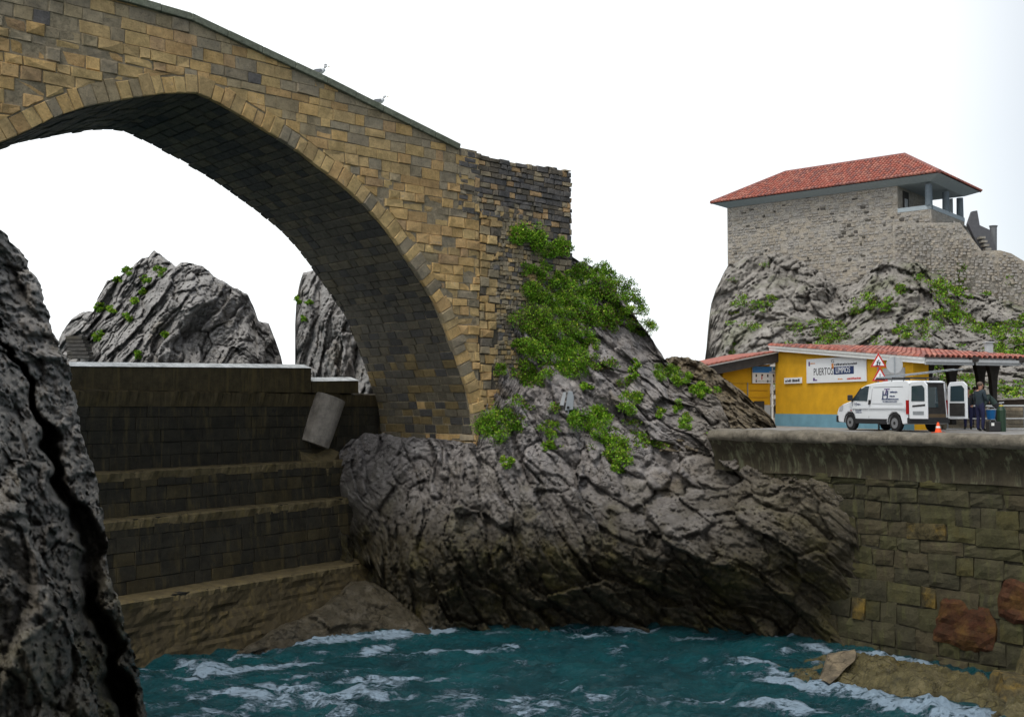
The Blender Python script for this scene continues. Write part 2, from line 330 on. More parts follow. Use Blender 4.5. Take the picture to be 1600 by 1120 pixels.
# ---------------------------------------------------------------- rock builder
def rbf(ctrl):
    c = np.array(ctrl, float); X = c[:, :2] / 100.0; n = len(c)
    def k(r): return np.where(r > 1e-9, r * r * np.log(np.maximum(r, 1e-9)), 0)
    A = np.zeros((n + 3, n + 3)); A[:n, :n] = k(np.linalg.norm(X[:, None] - X[None], axis=-1)) + np.eye(n) * .05
    A[:n, n] = 1; A[:n, n + 1:] = X; A[n, :n] = 1; A[n + 1:, :n] = X.T
    w = np.linalg.solve(A, np.r_[c[:, 2], 0, 0, 0])
    def f(px, py):
        q = np.stack([px, py], -1) / 100.0
        return k(np.linalg.norm(q[..., None, :] - X, axis=-1)) @ w[:n] + w[n] + q @ w[n + 1:]
    return f
class Rock: pass
def rock(name, axis, edge, ctrl, disp, mat, step=2.4, round_px=18, thick=6, drop=1.5, parent=None, sil=2.5, smooth=False, knee=None):
    """axis 'x': edge = [(px, ytop, ybot)]; axis 'y': edge = [(py, xleft, xright)].
    A solid: its front is a relief over the depths in ctrl, its rim is rounded and carried back by thick metres."""
    e = np.array(edge, float); a0, a1 = e[0, 0], e[-1, 0]
    na = max(4, int((a1 - a0) / step)); A = np.linspace(a0, a1, na)
    lo = np.interp(A, e[:, 0], e[:, 1]); hi = np.interp(A, e[:, 0], e[:, 2])
    A3 = np.stack([A / 14, A * 0 + len(name), A * 0], -1)
    rough_e = sil * fbm(A3, 4, 5, .6); lo_s, hi_s = lo.copy(), hi.copy()
    if axis == 'x': lo = lo + rough_e
    else: hi = hi + rough_e
    nb = max(4, int((hi - lo).max() / step)); V = np.linspace(0, 1, nb)
    AA = np.repeat(A[:, None], nb, 1); BB = lo[:, None] + (hi - lo)[:, None] * V[None]
    if knee:
        vs = (knee - lo.min()) / (hi.max() - lo.min()); K = np.maximum(knee, lo + 3)[:, None]; H = np.maximum(hi[:, None], K + 5); v = V[None]
        BB = np.where(v < vs, lo[:, None] + (K - lo[:, None]) * v / vs, K + (H - K) * (v - vs) / (1 - vs))
    px, py = (AA, BB) if axis == 'x' else (BB, AA)
    f = rbf(ctrl); D = f(px, py)
    d_edge = (BB - lo_s[:, None]) if axis == 'x' else (hi_s[:, None] - BB)
    t = np.clip(1 - d_edge / round_px, 0, 1)
    D = D + round_px * D / FPX * 1.6 * (1 - np.sqrt(np.maximum(1 - t * t, 0)))
    D = D + disp(P(px, py, D), px, py)
    W = P(px, py, D)
    V3 = W.reshape(-1, 3); idx = np.arange(na * nb).reshape(na, nb)
    F = np.stack([idx[:-1, :-1], idx[1:, :-1], idx[1:, 1:], idx[:-1, 1:]], -1).reshape(-1, 4)
    if axis == 'y': F = F[:, ::-1]
    rim = np.concatenate([idx[0, ::-1], idx[1:, 0], idx[-1, 1:]]) if axis == 'x' else np.concatenate([idx[0, :], idx[1:, -1], idx[-1, ::-1][1:]])
    verts = [V3]; faces = [F]; prev = rim; n = len(V3); R0 = V3[rim]
    cen = R0.mean(0)
    for k in (1, 2, 3):
        q = k / 3
        dr = R0 - np.array([0, 0, EYE]); dr /= np.linalg.norm(dr, axis=1)[:, None]; nw = R0 + dr * thick * q; nw[:, 2] -= (drop * q * q + .1 * q) * (R0[:, 2] > cen[2]); nw[:, 0] += ((cen[0] - nw[:, 0]) * .10 * q) if axis == 'x' else (-.12 * thick * q)
        cur = np.arange(n, n + len(rim)); n += len(rim); verts.append(nw)
        fq = np.stack([prev[:-1], prev[1:], cur[1:], cur[:-1]], -1)
        faces.append(fq if axis == 'x' else fq); prev = cur
    VV = np.concatenate(verts); FF = np.concatenate(faces)
    me = bpy.data.meshes.new(name); me.vertices.add(len(VV)); me.vertices.foreach_set('co', VV.ravel())
    me.loops.add(FF.size); me.loops.foreach_set('vertex_index', FF.ravel().astype(np.int32))
    me.polygons.add(len(FF)); me.polygons.foreach_set('loop_start', np.arange(0, FF.size, 4)); me.polygons.foreach_set('loop_total', np.full(len(FF), 4))
    me.materials.append(mat); me.update(calc_edges=True); me.validate()
    if smooth: me.polygons.foreach_set('use_smooth', [True] * len(me.polygons))
    o = link(bpy.data.objects.new(name, me), parent)
    bm = bmesh.new(); bm.from_mesh(me); bmesh.ops.recalc_face_normals(bm, faces=bm.faces); bm.to_mesh(me); bm.free()
    r = Rock(); r.o = o
    def surf(x, y):
        a, b = (x, y) if axis == 'x' else (y, x)
        i = (a - a0) / (a1 - a0) * (na - 1); i = min(max(i, 0), na - 1.001); ii = int(i)
        return float(D[ii, min(int(np.searchsorted(BB[ii], b)), nb - 1)])
    r.surf = surf
    return r
def strata(phi, thick, blk, amp, seed=0, groove=.25, warp=.6, rough=.12, bend=None):
    """tilted beds broken into plates: cells stretched along the bedding at three scales"""
    def f(p, px, py):
        a = phi + (bend(px, py) if bend else 0); c_, s_ = np.cos(a), np.sin(a)
        wv = fbm(p * .25, 3, seed + 11); w = warp * wv
        x, y, z = p[..., 0], p[..., 1], p[..., 2]
        al = x * c_ - z * s_; ac = x * s_ + z * c_ + w * .5
        out = 0
        for k, (sc, am) in enumerate(((1.0, 1.15), (.42, .40), (.16, .15), (.07, .06))):
            q = np.stack([al / (blk * sc) + .14 * fbm(p / sc * .5, 2, seed + 3 + k), y / (blk * sc * .8), ac / (thick * sc) + .14 * fbm(p / sc * .4, 2, seed + 7 + k)], -1)
            c, t, e = facet(q, seed + 20 * k)
            out = out - amp * am * (c * .7 + t * 1.7) + groove * am * np.exp(-(e / (.05 + .03 * k)) ** 2) * (.35 + c)
        lay = ac / thick * .62 + .12 * fbm(p * .5, 3, seed + 31); L = np.floor(lay); fr = lay - L
        out = out - amp * .7 * rnd1(L, seed + 9) - amp * 1.0 * fr + groove * .9 * np.exp(-(np.minimum(fr, 1 - fr) / .045) ** 2) * (rnd1(L, seed + 8) > .35) * (vnoise(p * .8, seed + 61) > -.25)
        return out + amp * 1.1 - rough * (fbm(p * .5, 3, seed + 41, .5) + .38 * fbm(p * 3.1, 5, seed + 45, .72))
    return f
def blocky(sc, amp, seed=0, groove=.12, rough=.1, an=(1, 1, 1)):
    an = np.array(an)
    def f(p, px, py):
        out = 0
        for k, (m, am) in enumerate(((1, 1.), (2.4, .45), (5.6, .24), (12, .12))):
            q = p * sc * m * an + .16 * np.stack([fbm(p * sc * m * .6, 2, seed + 1), fbm(p * sc * m * .6, 2, seed + 2), fbm(p * sc * m * .6, 2, seed + 3)], -1)
            c, t, e = facet(q, seed + 20 * k); out = out - amp * am * (c * .8 + t * 1.8) + groove * am * np.exp(-(e / (.05 + .02 * k)) ** 2) * (.4 + c)
        return out + amp * .8 - rough * (fbm(p * sc * .7, 3, seed + 4, .5) + .4 * fbm(p * sc * 5, 4, seed + 5, .65))
    return f
# ================================================================ TERRAIN
def bend_main(px, py):      # beds dip steeply on the left and flatten toward the lower right
    return R(14) * np.clip((820 - px) / 150, 0, 1) - R(14) * np.clip((px - 900) / 350, 0, 1)
_sd = strata(R(52), 1.0, 2.8, .46, 3, groove=.26, warp=.9, rough=.22, bend=bend_main)
def main_disp(p, px, py):
    k = np.clip((px - 1190) / 140, 0, 1); k = k * k * (3 - 2 * k)
    return _sd(p, px, py) * (1 - .65 * k) + .50 * k
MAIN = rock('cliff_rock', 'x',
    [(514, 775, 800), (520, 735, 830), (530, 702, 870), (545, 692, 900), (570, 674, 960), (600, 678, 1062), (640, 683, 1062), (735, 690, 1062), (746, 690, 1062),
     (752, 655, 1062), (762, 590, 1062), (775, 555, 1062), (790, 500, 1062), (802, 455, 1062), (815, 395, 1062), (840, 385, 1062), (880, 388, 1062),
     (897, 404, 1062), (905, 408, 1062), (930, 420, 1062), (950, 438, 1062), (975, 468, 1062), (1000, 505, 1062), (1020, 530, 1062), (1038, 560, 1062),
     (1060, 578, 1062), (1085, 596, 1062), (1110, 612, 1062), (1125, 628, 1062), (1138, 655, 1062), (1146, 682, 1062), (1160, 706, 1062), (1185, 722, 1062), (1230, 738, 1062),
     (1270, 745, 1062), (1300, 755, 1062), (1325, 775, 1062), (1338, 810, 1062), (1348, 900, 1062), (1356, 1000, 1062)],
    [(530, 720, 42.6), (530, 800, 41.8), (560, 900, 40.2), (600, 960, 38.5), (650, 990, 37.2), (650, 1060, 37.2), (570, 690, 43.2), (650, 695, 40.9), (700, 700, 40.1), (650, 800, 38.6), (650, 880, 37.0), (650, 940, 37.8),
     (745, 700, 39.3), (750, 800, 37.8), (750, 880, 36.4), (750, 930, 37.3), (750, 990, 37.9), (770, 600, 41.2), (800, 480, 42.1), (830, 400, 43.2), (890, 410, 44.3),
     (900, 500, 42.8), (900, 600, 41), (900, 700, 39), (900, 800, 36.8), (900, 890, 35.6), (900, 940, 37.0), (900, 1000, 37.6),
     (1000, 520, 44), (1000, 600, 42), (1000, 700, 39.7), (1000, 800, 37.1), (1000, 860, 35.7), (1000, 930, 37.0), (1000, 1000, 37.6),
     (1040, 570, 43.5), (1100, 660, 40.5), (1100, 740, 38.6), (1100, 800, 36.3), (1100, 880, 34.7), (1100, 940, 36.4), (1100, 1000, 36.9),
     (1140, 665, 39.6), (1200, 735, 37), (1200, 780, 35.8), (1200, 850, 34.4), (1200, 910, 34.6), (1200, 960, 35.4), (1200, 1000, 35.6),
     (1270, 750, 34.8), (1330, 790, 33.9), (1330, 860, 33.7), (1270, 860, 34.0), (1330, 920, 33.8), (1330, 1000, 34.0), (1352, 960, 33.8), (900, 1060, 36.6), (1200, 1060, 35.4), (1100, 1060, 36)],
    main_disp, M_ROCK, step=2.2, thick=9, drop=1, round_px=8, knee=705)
tag(MAIN.o, 'steep grey cliff of tilted limestone beds carrying the bridge pier', kind='structure')
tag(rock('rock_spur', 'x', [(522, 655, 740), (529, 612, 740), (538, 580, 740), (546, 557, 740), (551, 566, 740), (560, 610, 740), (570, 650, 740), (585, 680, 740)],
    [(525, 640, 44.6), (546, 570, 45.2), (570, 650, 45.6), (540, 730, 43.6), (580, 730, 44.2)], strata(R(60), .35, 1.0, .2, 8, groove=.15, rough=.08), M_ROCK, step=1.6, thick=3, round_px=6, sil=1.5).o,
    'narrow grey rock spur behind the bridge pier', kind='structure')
APRON = rock('washed_rock', 'x', [(370, 1015, 1090), (400, 1000, 1090), (440, 975, 1090), (480, 962, 1090), (510, 942, 1090), (530, 925, 1090), (548, 908, 1090), (570, 905, 1090), (600, 918, 1090), (650, 960, 1090), (680, 990, 1090)],
    [(375, 1020, 33.2), (420, 1000, 34.2), (500, 930, 36.6), (500, 985, 35.4), (548, 875, 38.9), (560, 950, 37), (600, 905, 38.2), (620, 960, 37), (660, 985, 36.4), (500, 1080, 34.4), (650, 1080, 35.6)],
    blocky(.7, .10, 4, groove=.03, rough=.12), M_APRON, step=3, thick=2, round_px=10, sil=2)
tag(APRON.o, 'low wave washed rock at the foot of the stepped wall', kind='structure')
def left_disp(p, px, py):
    d = blocky(1.1, .22, 12, groove=.13, rough=.20, an=(1, .5, 1.35))(p, px, py)
    c = np.interp(py, [360, 480, 600, 700, 800, 900, 1000, 1120, 2300], [-60, -20, 45, 75, 118, 140, 165, 205, 700])
    w = np.interp(py, [520, 650, 800, 1000, 1120, 1500], [1, 9, 15, 17, 15, 20])
    q = np.stack([py / 45, py * 0, py * 0], -1); c = c + 12 * vnoise(q, 4) + 5 * vnoise(q * 3.3, 6) + 4 * fbm(p * 3, 3, 7)
    return d + 3.4 * (.75 + .35 * vnoise(q * .8, 14)) * np.exp(-np.clip(np.abs((px - c) / (w * (.95 + .6 * vnoise(q * 1.3, 12)))), 0, 9) ** 2.6)
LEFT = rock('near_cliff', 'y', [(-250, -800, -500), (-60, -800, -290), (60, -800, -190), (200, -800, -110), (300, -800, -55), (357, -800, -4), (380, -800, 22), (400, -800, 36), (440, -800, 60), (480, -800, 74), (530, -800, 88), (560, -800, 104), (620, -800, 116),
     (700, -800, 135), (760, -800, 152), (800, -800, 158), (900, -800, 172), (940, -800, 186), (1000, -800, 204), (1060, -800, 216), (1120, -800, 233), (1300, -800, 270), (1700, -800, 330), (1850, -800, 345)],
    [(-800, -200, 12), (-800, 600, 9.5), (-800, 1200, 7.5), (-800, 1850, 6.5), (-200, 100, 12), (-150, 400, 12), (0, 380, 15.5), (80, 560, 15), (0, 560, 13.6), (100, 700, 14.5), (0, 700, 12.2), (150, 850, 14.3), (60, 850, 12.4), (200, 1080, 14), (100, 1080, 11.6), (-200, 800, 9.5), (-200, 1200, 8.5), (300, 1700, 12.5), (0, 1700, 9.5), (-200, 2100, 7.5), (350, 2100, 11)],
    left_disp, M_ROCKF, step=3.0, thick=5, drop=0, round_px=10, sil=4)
tag(LEFT.o, 'cracked grey brown cliff close to the viewer on the left', kind='structure')
def left_disp2(p, px, py):
    return blocky(1.0, .30, 41, groove=.16, rough=.25, an=(1, .6, .8))(p, px, py)
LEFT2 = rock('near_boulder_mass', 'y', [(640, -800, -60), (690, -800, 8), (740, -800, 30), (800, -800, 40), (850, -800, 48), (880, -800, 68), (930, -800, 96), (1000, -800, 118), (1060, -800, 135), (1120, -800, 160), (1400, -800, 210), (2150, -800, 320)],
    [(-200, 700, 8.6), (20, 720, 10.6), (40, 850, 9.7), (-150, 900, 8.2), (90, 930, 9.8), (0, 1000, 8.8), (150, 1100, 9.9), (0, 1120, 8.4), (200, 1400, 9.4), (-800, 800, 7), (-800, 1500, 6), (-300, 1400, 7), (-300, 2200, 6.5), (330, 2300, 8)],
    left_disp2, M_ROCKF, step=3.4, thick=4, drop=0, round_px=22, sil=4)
tag(LEFT2.o, 'dark bulging rock in the lower left corner nearest the viewer', kind='structure')
STACK = rock('sea_stack', 'x', [(92, 530, 640), (98, 517, 640), (112, 497, 640), (128, 489, 640), (146, 487, 640), (152, 465, 640), (160, 452, 640), (167, 440, 640), (180, 436, 640), (195, 426, 640), (210, 412, 640), (222, 402, 640), (232, 403, 640), (240, 393, 640), (250, 398, 640),
      (262, 408, 640), (275, 418, 640), (282, 411, 640), (292, 409, 640), (318, 416, 640), (335, 430, 640), (352, 442, 640), (372, 452, 640), (388, 462, 640), (396, 480, 640), (404, 500, 640), (420, 507, 640), (430, 530, 640), (440, 560, 640), (446, 600, 640)],
    [(95, 600, 60), (100, 520, 62), (146, 490, 62), (160, 600, 57), (180, 440, 62), (240, 400, 62), (240, 500, 57.5), (240, 600, 55), (300, 410, 60), (300, 480, 56.5), (320, 520, 58.3), (310, 600, 56.5), (390, 470, 59), (380, 560, 56), (425, 520, 60), (440, 600, 59)],
    strata(R(125), .8, 2.0, .42, 23, groove=.28, warp=1.2, rough=.22), M_STACK, step=1.7, thick=14, drop=5, round_px=8, sil=2)
tag(STACK.o, 'tall jagged grey sea stack beyond the stepped wall', kind='structure')
STACK2 = rock('leaning_stack', 'x', [(461, 505, 650), (463, 470, 650), (467, 445, 650), (473, 428, 650), (480, 426, 650), (510, 415, 650), (545, 405, 650), (590, 400, 650)],
    [(465, 480, 56), (475, 600, 55.4), (480, 440, 56.6), (520, 500, 54), (560, 560, 53.2), (590, 410, 55), (590, 640, 52)], strata(R(100), .7, 2.4, .35, 29, groove=.22, warp=.8, rough=.15), M_STACK, step=1.7, thick=8, drop=2, round_px=7, sil=1.5)
tag(STACK2.o, 'pale upright rock face seen under the right haunch of the arch', kind='structure')
HILL = rock('hill', 'x', [(1075, 612, 700), (1088, 590, 700), (1098, 575, 700), (1103, 552, 700), (1106, 515, 700), (1110, 478, 700), (1118, 452, 700), (1128, 432, 700), (1138, 414, 700), (1160, 402, 700), (1185, 391, 700), (1215, 392, 700), (1250, 400, 700), (1280, 420, 700), (1310, 445, 700), (1340, 440, 700), (1370, 410, 700), (1400, 402, 700), (1440, 405, 700),
      (1462, 415, 700), (1480, 440, 700), (1500, 456, 700), (1545, 452, 700), (1580, 470, 700), (1620, 480, 700), (1700, 505, 700), (1800, 540, 700)],
    [(1100, 590, 71), (1108, 500, 75), (1140, 420, 79), (1140, 500, 74), (1140, 580, 69.5), (1200, 395, 77.4), (1200, 470, 74), (1200, 600, 64), (1300, 440, 74.2), (1300, 520, 70), (1300, 640, 61), (1380, 405, 72), (1400, 500, 67), (1400, 640, 57),
     (1470, 430, 69.8), (1500, 520, 65), (1500, 640, 54), (1600, 480, 66.5), (1600, 560, 60), (1600, 640, 53), (1800, 560, 62), (1800, 690, 50), (1300, 700, 58)],
    strata(R(-62), 1.1, 2.2, .50, 61, groove=.40, warp=2.0, rough=.30), M_HILL, step=2.4, thick=14, drop=0, round_px=14, sil=2)
tag(HILL.o, 'steep grassy crag under the stone house', kind='structure')
RUB = rock('rubble_slope', 'x', [(1030, 580, 705), (1040, 562, 705), (1050, 556, 705), (1075, 556, 705), (1095, 566, 705), (1110, 575, 705), (1130, 592, 705), (1150, 604, 705), (1170, 622, 705), (1190, 638, 705), (1204, 648, 705), (1212, 662, 705), (1216, 680, 705)],
    [(1035, 590, 46), (1060, 560, 46.5), (1060, 650, 42.5), (1110, 580, 46), (1110, 660, 42), (1160, 620, 46), (1160, 670, 43), (1210, 665, 45.5), (1210, 700, 44)],
    blocky(1.3, .35, 77, groove=.15, rough=.2), M_BROWN, step=1.8, thick=2.2, drop=0, round_px=8, sil=2)
tag(RUB.o, 'brown rubble bank sloping down to the yellow building', kind='structure')

# ---- water
def water():
    xs = np.r_[-3000, -800, -200, -60, -30, np.arange(-16, 20, .11), 30, 60, 200, 800, 3000]
    ys = np.r_[-200, -50, 0, 10, 16, np.arange(20, 41, .10), 45, 60, 100, 300, 1000, 3500]
    X, Y = np.meshgrid(xs, ys, indexing='ij'); p = np.stack([X, Y, X * 0], -1)
    q = p + .5 * np.stack([fbm(p * .5, 2, 3), fbm(p * .5, 2, 4), X * 0], -1)
    Z = .16 * fbm(q * np.array([.35, .7, 1]), 3, 71) + .10 * (1 - 2 * np.abs(fbm(q * np.array([.8, 1.7, 1]), 3, 75))) + .035 * (1 - 2 * np.abs(fbm(q * np.array([2.4, 4.4, 1]), 3, 79)))
    inn = (np.abs(X) < 25) & (Y > 18) & (Y < 42); Z = np.where(inn, Z, 0)
    # a breaking swell over the shelf in front of the quay
    def blob(cx, cy, rx, ry, a=0):
        c, s = math.cos(a), math.sin(a); dx, dy = X - cx, Y - cy
        return np.exp(-(((dx * c + dy * s) / rx) ** 2 + ((-dx * s + dy * c) / ry) ** 2))
    br = blob(8.3, 28.9, 3.0, .7, R(-48)) + .9 * blob(10.4, 26.3, 1.8, .6, R(-20)) + .7 * blob(7.2, 31.6, 1.2, .4, R(-50)) + .7 * blob(13.6, 27.6, .8, .9) + .8 * blob(6.4, 27.2, 1.8, .5, R(-20)) + .5 * blob(11.8, 31.5, 2.2, .35, R(-50))
    Z = Z + .20 * br * (1 + .6 * fbm(p * 2.2, 3, 81)) * inn
    foam = 1.0 * br + .85 * blob(-6.6, 31.6, 1.5, .35, R(35)) + .8 * blob(-3.9, 34.2, 1.3, .4, R(50)) + .85 * blob(-2.2, 33.4, 3.2, .4, R(5)) + .6 * blob(1.8, 35.4, 1.6, .3) \
        + .9 * blob(-5.0, 35.3, 1.5, .3, R(46)) + .60 * blob(-5.5, 28.8, 4.6, 2.6, R(15)) + .5 * blob(1.0, 27.5, 3.5, 1.7) + .25 * blob(5, 33, 4, 1.5) + .55 * blob(10.2, 31.2, 3, .4, R(-45)) + .5 * blob(-8.6, 30.5, 1.2, .8, R(40))  # the broad left and middle patches also paint ripple reflections as foam
    n = fbm(q * np.array([1.6, 3.2, 1]), 4, 91, .6)
    def strip(x0, y0, x1, y1, w):
        dx, dy = x1 - x0, y1 - y0; t = np.clip(((X - x0) * dx + (Y - y0) * dy) / (dx * dx + dy * dy), 0, 1); return np.exp(-(np.hypot(X - x0 - t * dx, Y - y0 - t * dy) / w) ** 2)
    foam = foam + .75 * strip(-10.4, 31.0, -5.2, 36.2, .45) + .7 * strip(-6.0, 34.4, -2.6, 36.6, .5) + .45 * strip(-2.6, 36.6, 4, 36.8, .5) + .5 * strip(4, 36.5, 8.5, 35.2, .45) + .5 * strip(9, 34.2, 13, 30.5, .4)
    F = np.clip((foam * 1.0 + .34 * n - .36 + .8 * np.clip(Z, 0, .3)) * 2.2, 0, 1)
    idx = np.arange(X.size).reshape(X.shape)
    F4 = np.stack([idx[:-1, :-1], idx[1:, :-1], idx[1:, 1:], idx[:-1, 1:]], -1).reshape(-1, 4)
    me = bpy.data.meshes.new('water'); me.from_pydata(np.stack([X, Y, Z], -1).reshape(-1, 3).tolist(), [], F4.tolist())
    a = me.attributes.new('foam', 'FLOAT', 'POINT'); a.data.foreach_set('value', F.ravel())
    me.polygons.foreach_set('use_smooth', [True] * len(me.polygons))
    m, nt, b = new_mat('sea_water'); pp = pos(nt, (.9, 2.1, 1))
    at = N(nt, 'ShaderNodeAttribute', attribute_name='foam')
    fn = noise(nt, pp, 3.4, 9, .72); fn2 = noise(nt, pp, 11, 6, .7)
    k = math_(nt, 'ADD', math_(nt, 'MULTIPLY', at.outputs['Fac'], .50), math_(nt, 'ADD', math_(nt, 'MULTIPLY', fn, 1.0), math_(nt, 'MULTIPLY', fn2, .55)))
    rd = math_(nt, 'SUBTRACT', 1.0, math_(nt, 'ABSOLUTE', math_(nt, 'SUBTRACT', math_(nt, 'MULTIPLY', noise(nt, pp, 2.3, 10, .68), 2.0), 1.0)))
    k = math_(nt, 'ADD', math_(nt, 'MULTIPLY', at.outputs['Fac'], .22), math_(nt, 'ADD', math_(nt, 'MULTIPLY', rd, .47), math_(nt, 'MULTIPLY', fn2, .42)))
    fm = ramp(nt, k, [(.715, (0, 0, 0)), (.82, (1, 1, 1))])
    deep = ramp(nt, noise(nt, pp, .5, 4), [(.3, (.001, .026, .034)), (.7, (.004, .075, .086))])
    thin = ramp(nt, math_(nt, 'ADD', math_(nt, 'MULTIPLY', at.outputs['Fac'], .22), math_(nt, 'MULTIPLY', rd, .70)), [(.62, (0, 0, 0)), (.82, (1, 1, 1))])
    deep = mixc(nt, math_(nt, 'MULTIPLY', thin, .6), deep, (.030, .13, .155))
    nt.links.new(mixc(nt, fm, deep, (.30, .40, .50)), b.inputs['Base Color'])
    nt.links.new(math_(nt, 'ADD', .06, math_(nt, 'MULTIPLY', fm, .6)), b.inputs['Roughness'])
    b.inputs['IOR'].default_value = 1.33
    bump(nt, b, math_(nt, 'ADD', noise(nt, pp, 5, 9, .68), math_(nt, 'MULTIPLY', fm, .5)), 1.0, .22)
    me.materials.append(m); o = link(bpy.data.objects.new('water', me)); tag(o, 'choppy teal sea water with white foam filling the cove', kind='structure')
water()
# ---- awash shelf at lower right: a height field of rock at water level
def shelf():
    xs = np.arange(4.5, 17, .07); ys = np.arange(23.0, 34.5, .08); X, Y = np.meshgrid(xs, ys, indexing='ij'); p = np.stack([X, Y, X * 0], -1)
    d1, d2, c = worley(p * .55 + .3 * np.stack([fbm(p, 3, 1), fbm(p, 3, 2), X * 0], -1), 5)
    m1 = np.exp(-(((X - 10.9) * .64 - (Y - 29.5) * .77) / 4.7) ** 4 - (((X - 10.9) * .77 + (Y - 29.5) * .64) / 2.35) ** 4)
    m2 = np.exp(-((X - 13.0) / 1.9) ** 4 - ((Y - 25.1) / 1.0) ** 4); m3 = np.exp(-((X - 14.2) / 1.0) ** 4 - ((Y - 28.6) / .9) ** 4)
    Z = -1.1 + 1.36 * np.clip(m1 * 1.05, 0, 1) + 1.35 * m2 + 1.7 * m3 + .26 * c + .19 * fbm(p * 1.4, 6, 8, .6) - .24 * np.exp(-((d2 - d1) / .08) ** 2)
    idx = np.arange(X.size).reshape(X.shape)
    F4 = np.stack([idx[:-1, :-1], idx[1:, :-1], idx[1:, 1:], idx[:-1, 1:]], -1).reshape(-1, 4)
    me = bpy.data.meshes.new('rock_shelf'); me.from_pydata(np.stack([X, Y, Z], -1).reshape(-1, 3).tolist(), [], F4.tolist()); me.materials.append(M_SHELF)
    tag(link(bpy.data.objects.new('rock_shelf', me)), 'olive brown rock shelf awash below the quay wall', kind='structure')
shelf()

# ================================================================ MASONRY
def clip(poly, nx, ny, c):
    """keep nx*x+ny*y<=c"""
    out = []
    for i in range(len(poly)):
        a, b = poly[i], poly[(i + 1) % len(poly)]
        da, db = nx * a[0] + ny * a[1] - c, nx * b[0] + ny * b[1] - c
        if da <= 0: out.append(a)
        if (da < 0 < db) or (db < 0 < da):
            t = da / (da - db); out.append((a[0] + (b[0] - a[0]) * t, a[1] + (b[1] - a[1]) * t))
    return out
def area(p):
    return .5 * abs(sum(p[i][0] * p[(i + 1) % len(p)][1] - p[(i + 1) % len(p)][0] * p[i][1] for i in range(len(p))))
class Frame:
    def __init__(s, O, d, m): s.O = Vector(O); s.d = Vector(d); s.m = Vector(m)
    def w(s, a, z, o=0): return Vector((s.O.x + s.d.x * a + s.m.x * o, s.O.y + s.d.y * a + s.m.y * o, z))
def courses(s0, s1, z0, z1, h, l, jit=0.0, gap=.015):
    out = []; z = z0
    while z < z1:
        hh = random.uniform(*h); s = s0 - random.uniform(0, l[1])
        while s < s1:
            ll = random.uniform(*l); j = lambda: random.uniform(-jit, jit)
            a, b = max(s, s0), min(s + ll, s1)
            if b - a > .08:
                out.append([(a + gap + j(), z + gap + j()), (b - gap + j(), z + gap + j()), (b - gap + j(), z + hh - gap + j()), (a + gap + j(), z + hh - gap + j())])
            s += ll
        z += hh
    return out
def stone_geo(poly, wf, o0, o1, bev, rough=0):
    """poly in plane coords -> prism from depth o0 to o1 with a chamfered, slightly uneven front"""
    n = len(poly); cx = sum(p[0] for p in poly) / n; cz = sum(p[1] for p in poly) / n
    def ins(p, k):
        dx, dz = p[0] - cx, p[1] - cz; L = math.hypot(dx, dz) or 1; q = max(0.3, 1 - k / L); return (cx + dx * q, cz + dz * q)
    V = [wf(p[0], p[1], o0) for p in poly] + [wf(p[0], p[1], o1 - bev) for p in poly] + [wf(*ins(p, bev * 1.3), o1 + random.uniform(-rough, rough)) for p in poly]
    V.append(wf(cx + random.uniform(-.25, .25) * (poly[1][0] - poly[0][0]), cz + random.uniform(-.2, .2) * (poly[2][1] - poly[1][1]), o1 + random.uniform(-rough * .5, rough * .8)))
    F = [(i, (i + 1) % n, n + (i + 1) % n, n + i) for i in range(n)] + [(n + i, n + (i + 1) % n, 2 * n + (i + 1) % n, 2 * n + i) for i in range(n)] + [(2 * n + i, 2 * n + (i + 1) % n, 3 * n) for i in range(n)]
    return V, F
def lay(parent, name, stones, limit=300, stuff_name=None):
    """stones = [(V, F, mat, size)]; the largest become objects, the rest one joined part"""
    stones = sorted(stones, key=lambda s: -s[3])
    for V, F, m, _ in stones[:limit]: mesh(name, V, F, m, parent)
    rest = stones[limit:]
    if rest:
        mats = []; mb = MB()
        for V, F, m, _ in rest:
            if m not in mats: mats.append(m)
            mb.add(V, F, mats.index(m))
        o = mesh(stuff_name or ('small_' + name), mb.v, mb.f, mats, parent, mb.m); o['kind'] = 'stuff'

# ---- the bridge
TH = R(47.5); BD = Vector((math.sin(TH), math.cos(TH), 0)); BM = Vector((math.cos(TH), -math.sin(TH), 0)); BW = 5.9
B0 = PV(745, 690, 40.0); BF = Frame((B0.x, B0.y, 0), BD, BM)
def to_sz(px, py, off=0):
    u, y, z = (float(q) for q in ray(px, py)); ox, oy = BF.O.x + BM.x * off, BF.O.y + BM.y * off
    k = u / y; s = (k * oy - ox) / (BD.x - k * BD.y); Y = oy + s * BD.y
    return s, EYE + z / y * Y
NEAR = [(0, 225), (56, 197), (103, 175), (159, 161), (225, 150), (272, 144), (312, 146), (344, 161), (400, 194), (469, 237), (484, 250), (550, 300), (594, 344), (628, 390), (665, 446), (688, 485), (698, 515), (711, 548), (725, 591), (738, 631), (744, 690)]
INTR = [(-24.5, 2.0), (-24.0, 6.0), (-22.6, 9.8), (-20.6, 12.6)] + [to_sz(*p) for p in NEAR] + [(.02, 5.5)]
def chaikin(L):
    o = [L[0]]
    for p, q in zip(L[:-1], L[1:]): o += [(p[0] * .75 + q[0] * .25, p[1] * .75 + q[1] * .25), (p[0] * .25 + q[0] * .75, p[1] * .25 + q[1] * .75)]
    return o + [L[-1]]
_k = INTR.index(to_sz(312, 146)); INTR = chaikin(chaikin(INTR[:_k + 1])) + chaikin(chaikin(INTR[_k:]))[1:]
TOPL = [to_sz(0, -60), to_sz(200, -6), to_sz(298, 22), to_sz(510, 122), to_sz(717, 226)]
TOPL = [(-26, TOPL[0][1] - .1)] + TOPL
